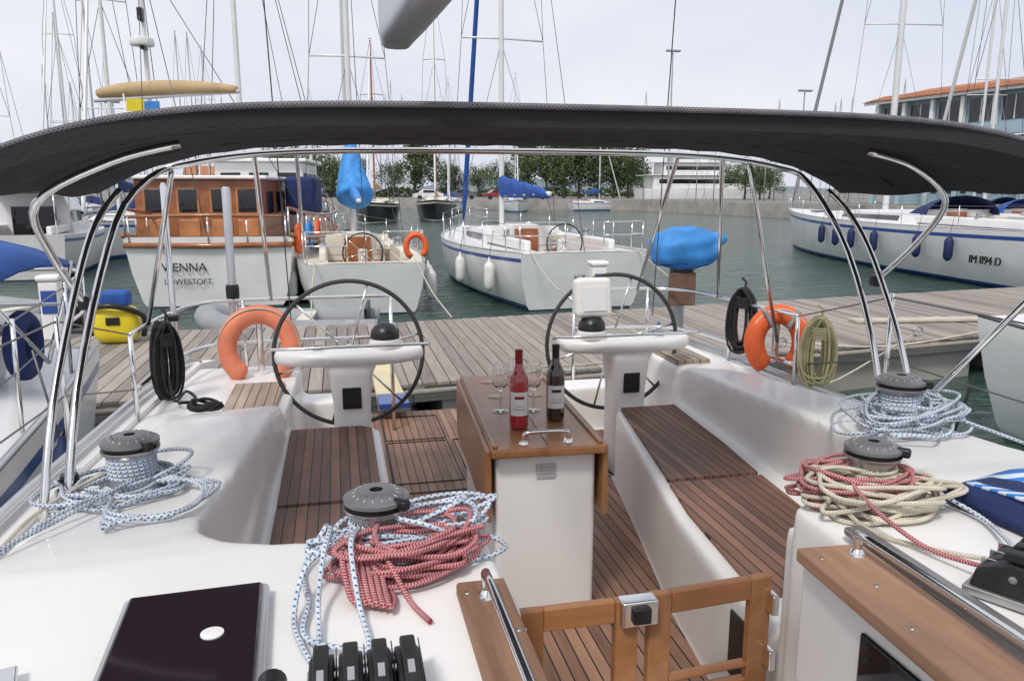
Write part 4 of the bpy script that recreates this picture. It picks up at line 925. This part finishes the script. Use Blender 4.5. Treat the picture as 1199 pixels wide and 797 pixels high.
def bz(x,y):
    u=(x-CX)/1.66;yt=(y-2.05)/1.35
    return 2.710-.018*yt-.185*abs(u)**5.5-.018*abs(u)**2-.03*(math.sin(math.pi*2*yt)**2)*(.5+.5*abs(u))*.4
nx,ny=60,16;v=[];f=[]
for j in range(ny+1):
    for i in range(nx+1):
        x=CX-1.66+3.32*i/nx;y=2.05+1.35*j/ny;v.append((x,y+.03*abs((x-CX)/1.66)**3,bz(x,y)+.0025*math.sin(i*1.7+j*.9)))
f=[(j*(nx+1)+i,j*(nx+1)+i+1,(j+1)*(nx+1)+i+1,(j+1)*(nx+1)+i) for j in range(ny) for i in range(nx)]
o=mk("canvas",v,f,CANVAS,bm,smooth=True);s=o.modifiers.new("s","SOLIDIFY");s.thickness=.005
tube("front_piping",[(CX-1.66+3.32*i/60,2.045+.03*abs(i/30-1)**3,bz(CX-1.66+3.32*i/60,2.05)+.004) for i in range(61)],.008,PIPING,bm,8)
v=[]
for i in range(61):
    x=CX-1.66+3.32*i/60;z=bz(x,2.06);v+=[(x,2.06,z),(x,2.064,z-.048)]
f=[(2*i,2*i+2,2*i+3,2*i+1) for i in range(60)]
o=mk("hem",v,f,CANVAS,bm);s=o.modifiers.new("s","SOLIDIFY");s.thickness=.004
for j in(5,11):
    y=2.05+1.35*j/16;tube("canvas_seam",[(CX-1.6+3.2*i/50,y,bz(CX-1.6+3.2*i/50,y)-.004) for i in range(51)],.0035,BLACK,bm,5)
def bow(y):
    pts=[]
    for i in range(25):
        t=i/24*2-1;x=CX+t*1.43;pts.append((x,y,bz(x,3.4)-.026))
    return pts
b1=bow(3.425)
L0=[(-1.50,2.42,1.56),(-1.50,2.62,1.88),(-1.49,2.95,2.21),(-1.46,3.22,2.44)]
R0=[(1.50,2.72,1.58),(1.52,2.86,1.90),(1.54,3.08,2.22),(1.54,3.30,2.44)]
tube("aft_bow",L0+b1+R0[::-1],.0135,STEEL,bm,10,sub=3)
tube("aft_bow_brace",[(-1.54,2.34,1.56),(-1.54,2.52,1.86),(-1.53,2.82,2.19),(-1.51,3.02,2.38),(-1.44,3.1,2.50)],.0125,STEEL,bm,10,sub=4)
tube("aft_bow_brace",[(1.56,2.60,1.58),(1.57,2.74,1.88),(1.58,2.96,2.20),(1.57,3.12,2.38),(1.49,3.2,2.50)],.0125,STEEL,bm,10,sub=4)
for sg in(-1,1):
    x0=1.56*sg+(CX if sg>0 else 0)
    tube("forward_bow",[(CX+sg*1.2,2.62,bz(CX+sg*1.2,2.6)-.02),(CX+sg*1.40,2.62,bz(CX+sg*1.40,2.6)-.03),(x0,2.63,2.46),(x0+.02*sg,2.78,2.29),(x0,3.0,2.10)],.0125,STEEL,bm,10,sub=5)
    if sg>0: tube("forward_strut",[(1.50,2.55,1.64),(1.80,2.38,2.10),(2.02,2.22,2.45)],.0125,STEEL,bm,8)
    lathe("bow_hinge",[(.025,-.03),(.03,0),(.025,.03)],(1.51*sg,2.5 if sg<0 else 2.7,1.62 if sg<0 else 1.66),BLACK,bm,12)
    box("deck_socket",(1.51*sg,2.42 if sg<0 else 2.7,1.565 if sg<0 else 1.61),(.09,.12,.04),STEEL,bm,.012)
    box("frame_clamp",(x0,2.99,2.11),(.04,.05,.05),BLACK,bm,.01)
multitube("bow_rest_tubes",[[(-1.0,3.42,2.64),(-1.12,5.27,1.80)],[(.86,3.42,2.66),(1.42,5.28,1.80)],[(1.08,3.42,2.64),(1.78,4.75,1.80)],[(1.22,3.42,2.61),(1.84,4.1,1.62)],[(-1.32,3.42,2.57),(-1.68,4.4,1.8)]],.0115,STEEL,bm,8)
tube("tensioning_strap",[(-1.50,2.3,2.58),(-1.62,2.12,2.66),(-1.95,1.75,3.1)],.011,BLACK,bm,6)
tube("tensioning_strap",[(-1.6,2.2,2.60),(-1.75,2.3,2.3),(-1.9,2.4,2.0)],.005,BLACK,bm,6)
multitube("black_clips",[[(1.62,2.2,2.50),(1.68,2.1,2.45)],[(-1.50,2.36,2.58),(-1.46,2.28,2.60)]],.016,BLACK,bm,6)
bo=E("own_boom",(0,0,0))
rows=[]
for (y,x,z,s) in((-1.8,-.20,3.02,1),(2.0,-.49,2.955,1),(2.12,-.505,2.95,1),(2.19,-.508,2.935,.86)):
    rows.append([(x+.052*s*math.copysign(abs(math.cos(a))**.45,math.cos(a)),y,z+.082*s*math.copysign(abs(math.sin(a))**.55,math.sin(a))) for a in [2*math.pi*k/24 for k in range(24)]])
loft("boom_section",rows,ALU,bo)
box("sheave_slot",(-.508,2.195,2.925),(.03,.012,.10),BLACK,bo,.004)
multitube("backstay",[[(-1.0,5.3,1.5),(-1.12,4.2,8),(-.2,-2,16)],[(1.55,5.3,1.6),(1.3,4.0,9),(-.2,-2,16)]],.004,WIRE,bo,5)
def horseshoe(x,y,z,rx,rz_,m,yaw,bands=1):
    e=E("horseshoe_lifebuoy",(x,y,z),yaw);pts=[]
    for k in range(25):
        a=math.radians(-90+28+k*(304/24));pts.append((rx*math.cos(a),.02*math.sin(a),rz_*math.sin(a)))
    pc=cat(pts,False,2);n=len(pc)
    tube("foam_ring",pc,[.02]+[.055]+[.060]*(n-4)+[.055]+[.02],m,e,12)
    if bands:
        for a in(60,120):
            a=math.radians(a);c=Vector((rx*math.cos(a),0,rz_*math.sin(a)));box("reflective_band",c,(.123,.123,.022),GREYI,e,.008,ry=-a)
    box("holder",(0,.06,0),(.04,.03,rz_*1.7),STEEL,e,.01)
    tube("grab_line",[(rx*1.27*math.cos(a),-.03,rz_*1.22*math.sin(a)) for a in [math.radians(-40+k*26) for k in range(11)]],.005,ROPE_W,e,5,sub=3)
horseshoe(-1.18,4.95,1.55,.19,.20,ORANGEF,0,0);horseshoe(1.86,4.12,1.61,.14,.165,ORANGE,-.3)
def hank(name,x,y,z,wd,h,n,m,rr,seed,yaw=0):
    rnd=random.Random(seed);paths=[];c,s_=math.cos(yaw),math.sin(yaw)
    for i in range(n):
        w2=wd/2*rnd.uniform(.35,1.1);hh=h*rnd.uniform(.86,1.05);dy=rnd.uniform(-.04,.04);dx=rnd.uniform(-.015,.015);pts=[]
        for t,zz in((-.25,0),(-.8,-.2),(-1,-.6),(-.7,-.92),(0,-1),(.7,-.92),(1,-.6),(.8,-.2),(.25,0),(0,.03)):
            X=dx+w2*t;Y=dy*(1+.3*t);pts.append((x+X*c-Y*s_,y+X*s_+Y*c,z+zz*hh))
        paths.append(pts)
    e=E(name);multitube("loops",paths,rr,m,e,6,True,4)
    tube("gather_wraps",[(x+wd*.28*math.cos(k),y+.05*math.sin(k),z-.10*h-k*.0022) for k in [j*.5 for j in range(64)]],rr,m,e,6)
    tube("hanging_turn",[(x,y,z-.05),(x+.02,y+.01,z+.05),(x,y+.03,z+.08)],rr,m,e,6)
hank("hanging_black_rope",-1.62,4.45,1.79,.16,.40,14,ROPE_K,.008,1,.9)
tube("black_rope_tail",[(-1.60,4.4,1.5),(-1.56,4.3,1.40),(-1.46,4.1,1.5),(-1.38,3.9,1.50),(-1.42,3.7,1.545)],.008,ROPE_K,None,6,sub=5)
pile("black_rope_heap",-1.32,3.75,1.50,.07,.05,5,ROPE_K,.008,0,.03,9)
hank("hanging_black_rope",1.80,4.45,1.88,.15,.38,16,ROPE_K,.008,2,-.6)
hank("hanging_cream_rope",1.90,3.78,1.80,.18,.37,26,ROPE_Y,.0065,4,-.4)
ob=E("covered_outboard_motor",(1.80,5.30,0))
ell("blue_cover",(.0,.05,2.08),(.26,.19,.15),BRIGHTB,ob,40,24,.045,.85)
tube("cover_tuck",[(.22,.05,2.12),(.30,.05,2.15),(.34,.06,2.13)],[.08,.05,.015],BRIGHTB,ob,8)
tube("drawstring",[(.19*math.cos(a),.05+.15*math.sin(a),1.965) for a in [k*math.pi/8 for k in range(16)]],.008,BLUEC,ob,6,closed=True)
box("wooden_mount_pad",(-.04,-.03,1.79),(.20,.05,.24),BROWNP,ob,.01)
box("clamp_bracket",(-.02,.03,1.88),(.16,.10,.16),BLACK,ob,.02)
lathe("leg",[(.05,1.2),(.045,1.9)],(0,.12,0),MASTG,ob,12);box("cavitation_plate",(0,.16,1.25),(.16,.26,.02),MASTG,ob,.005)
g=E("gangway_plank");
loft("plank",[[(-.44,5.55,.93),(-.22,5.55,.93),(-.22,5.55,.96),(-.44,5.55,.96)],[(-.40,8.5,.66),(-.20,8.5,.66),(-.20,8.5,.70),(-.40,8.5,.70)]],mat("pale_yellow",(.72,.62,.38),.6,var=.1),g,False)
box("blue_end",(-.33,5.66,.965),(.22,.3,.04),BLUES,g,.005);
tube("mooring_line",[(-1.6,5.25,1.45),(-1.7,6.2,1.05),(-2.4,7.8,.64)],.009,ROPE_W,None,6,sub=5)
tube("mooring_line",[(1.72,5.25,1.45),(1.5,6.2,1.05),(1.2,7.95,.64)],.009,ROPE_W,None,6,sub=5)
tube("mooring_line",[(4.6,8.6,.66),(5.4,7.6,.75),(6.4,6.7,1.15)],.012,ROPE_W,None,6,sub=5)
tube("mooring_line",[(1.88,3.9,1.45),(3.2,5.4,1.0),(6.8,8.8,.66)],.009,ROPE_W,None,6,sub=5)
for (x,y,z,m) in((-1.97,3.85,1.02,FEND),(-2.02,1.9,.9,FENDB),(2.08,3.0,.9,FEND)):
    e=E("fender",(x,y,z));lathe("body",[(.02,-.30),(.08,-.26),(.10,-.18),(.10,.16),(.085,.20)],(0,0,0),m,e,18);lathe("cap",[(.087,.195),(.06,.27),(.025,.32),(.015,.36)],(0,0,0),FENDB,e,18);tube("lanyard",[(0,0,.34),(.05,0,.5),(.12,0,.75)],.007,ROPE_K,e,5)
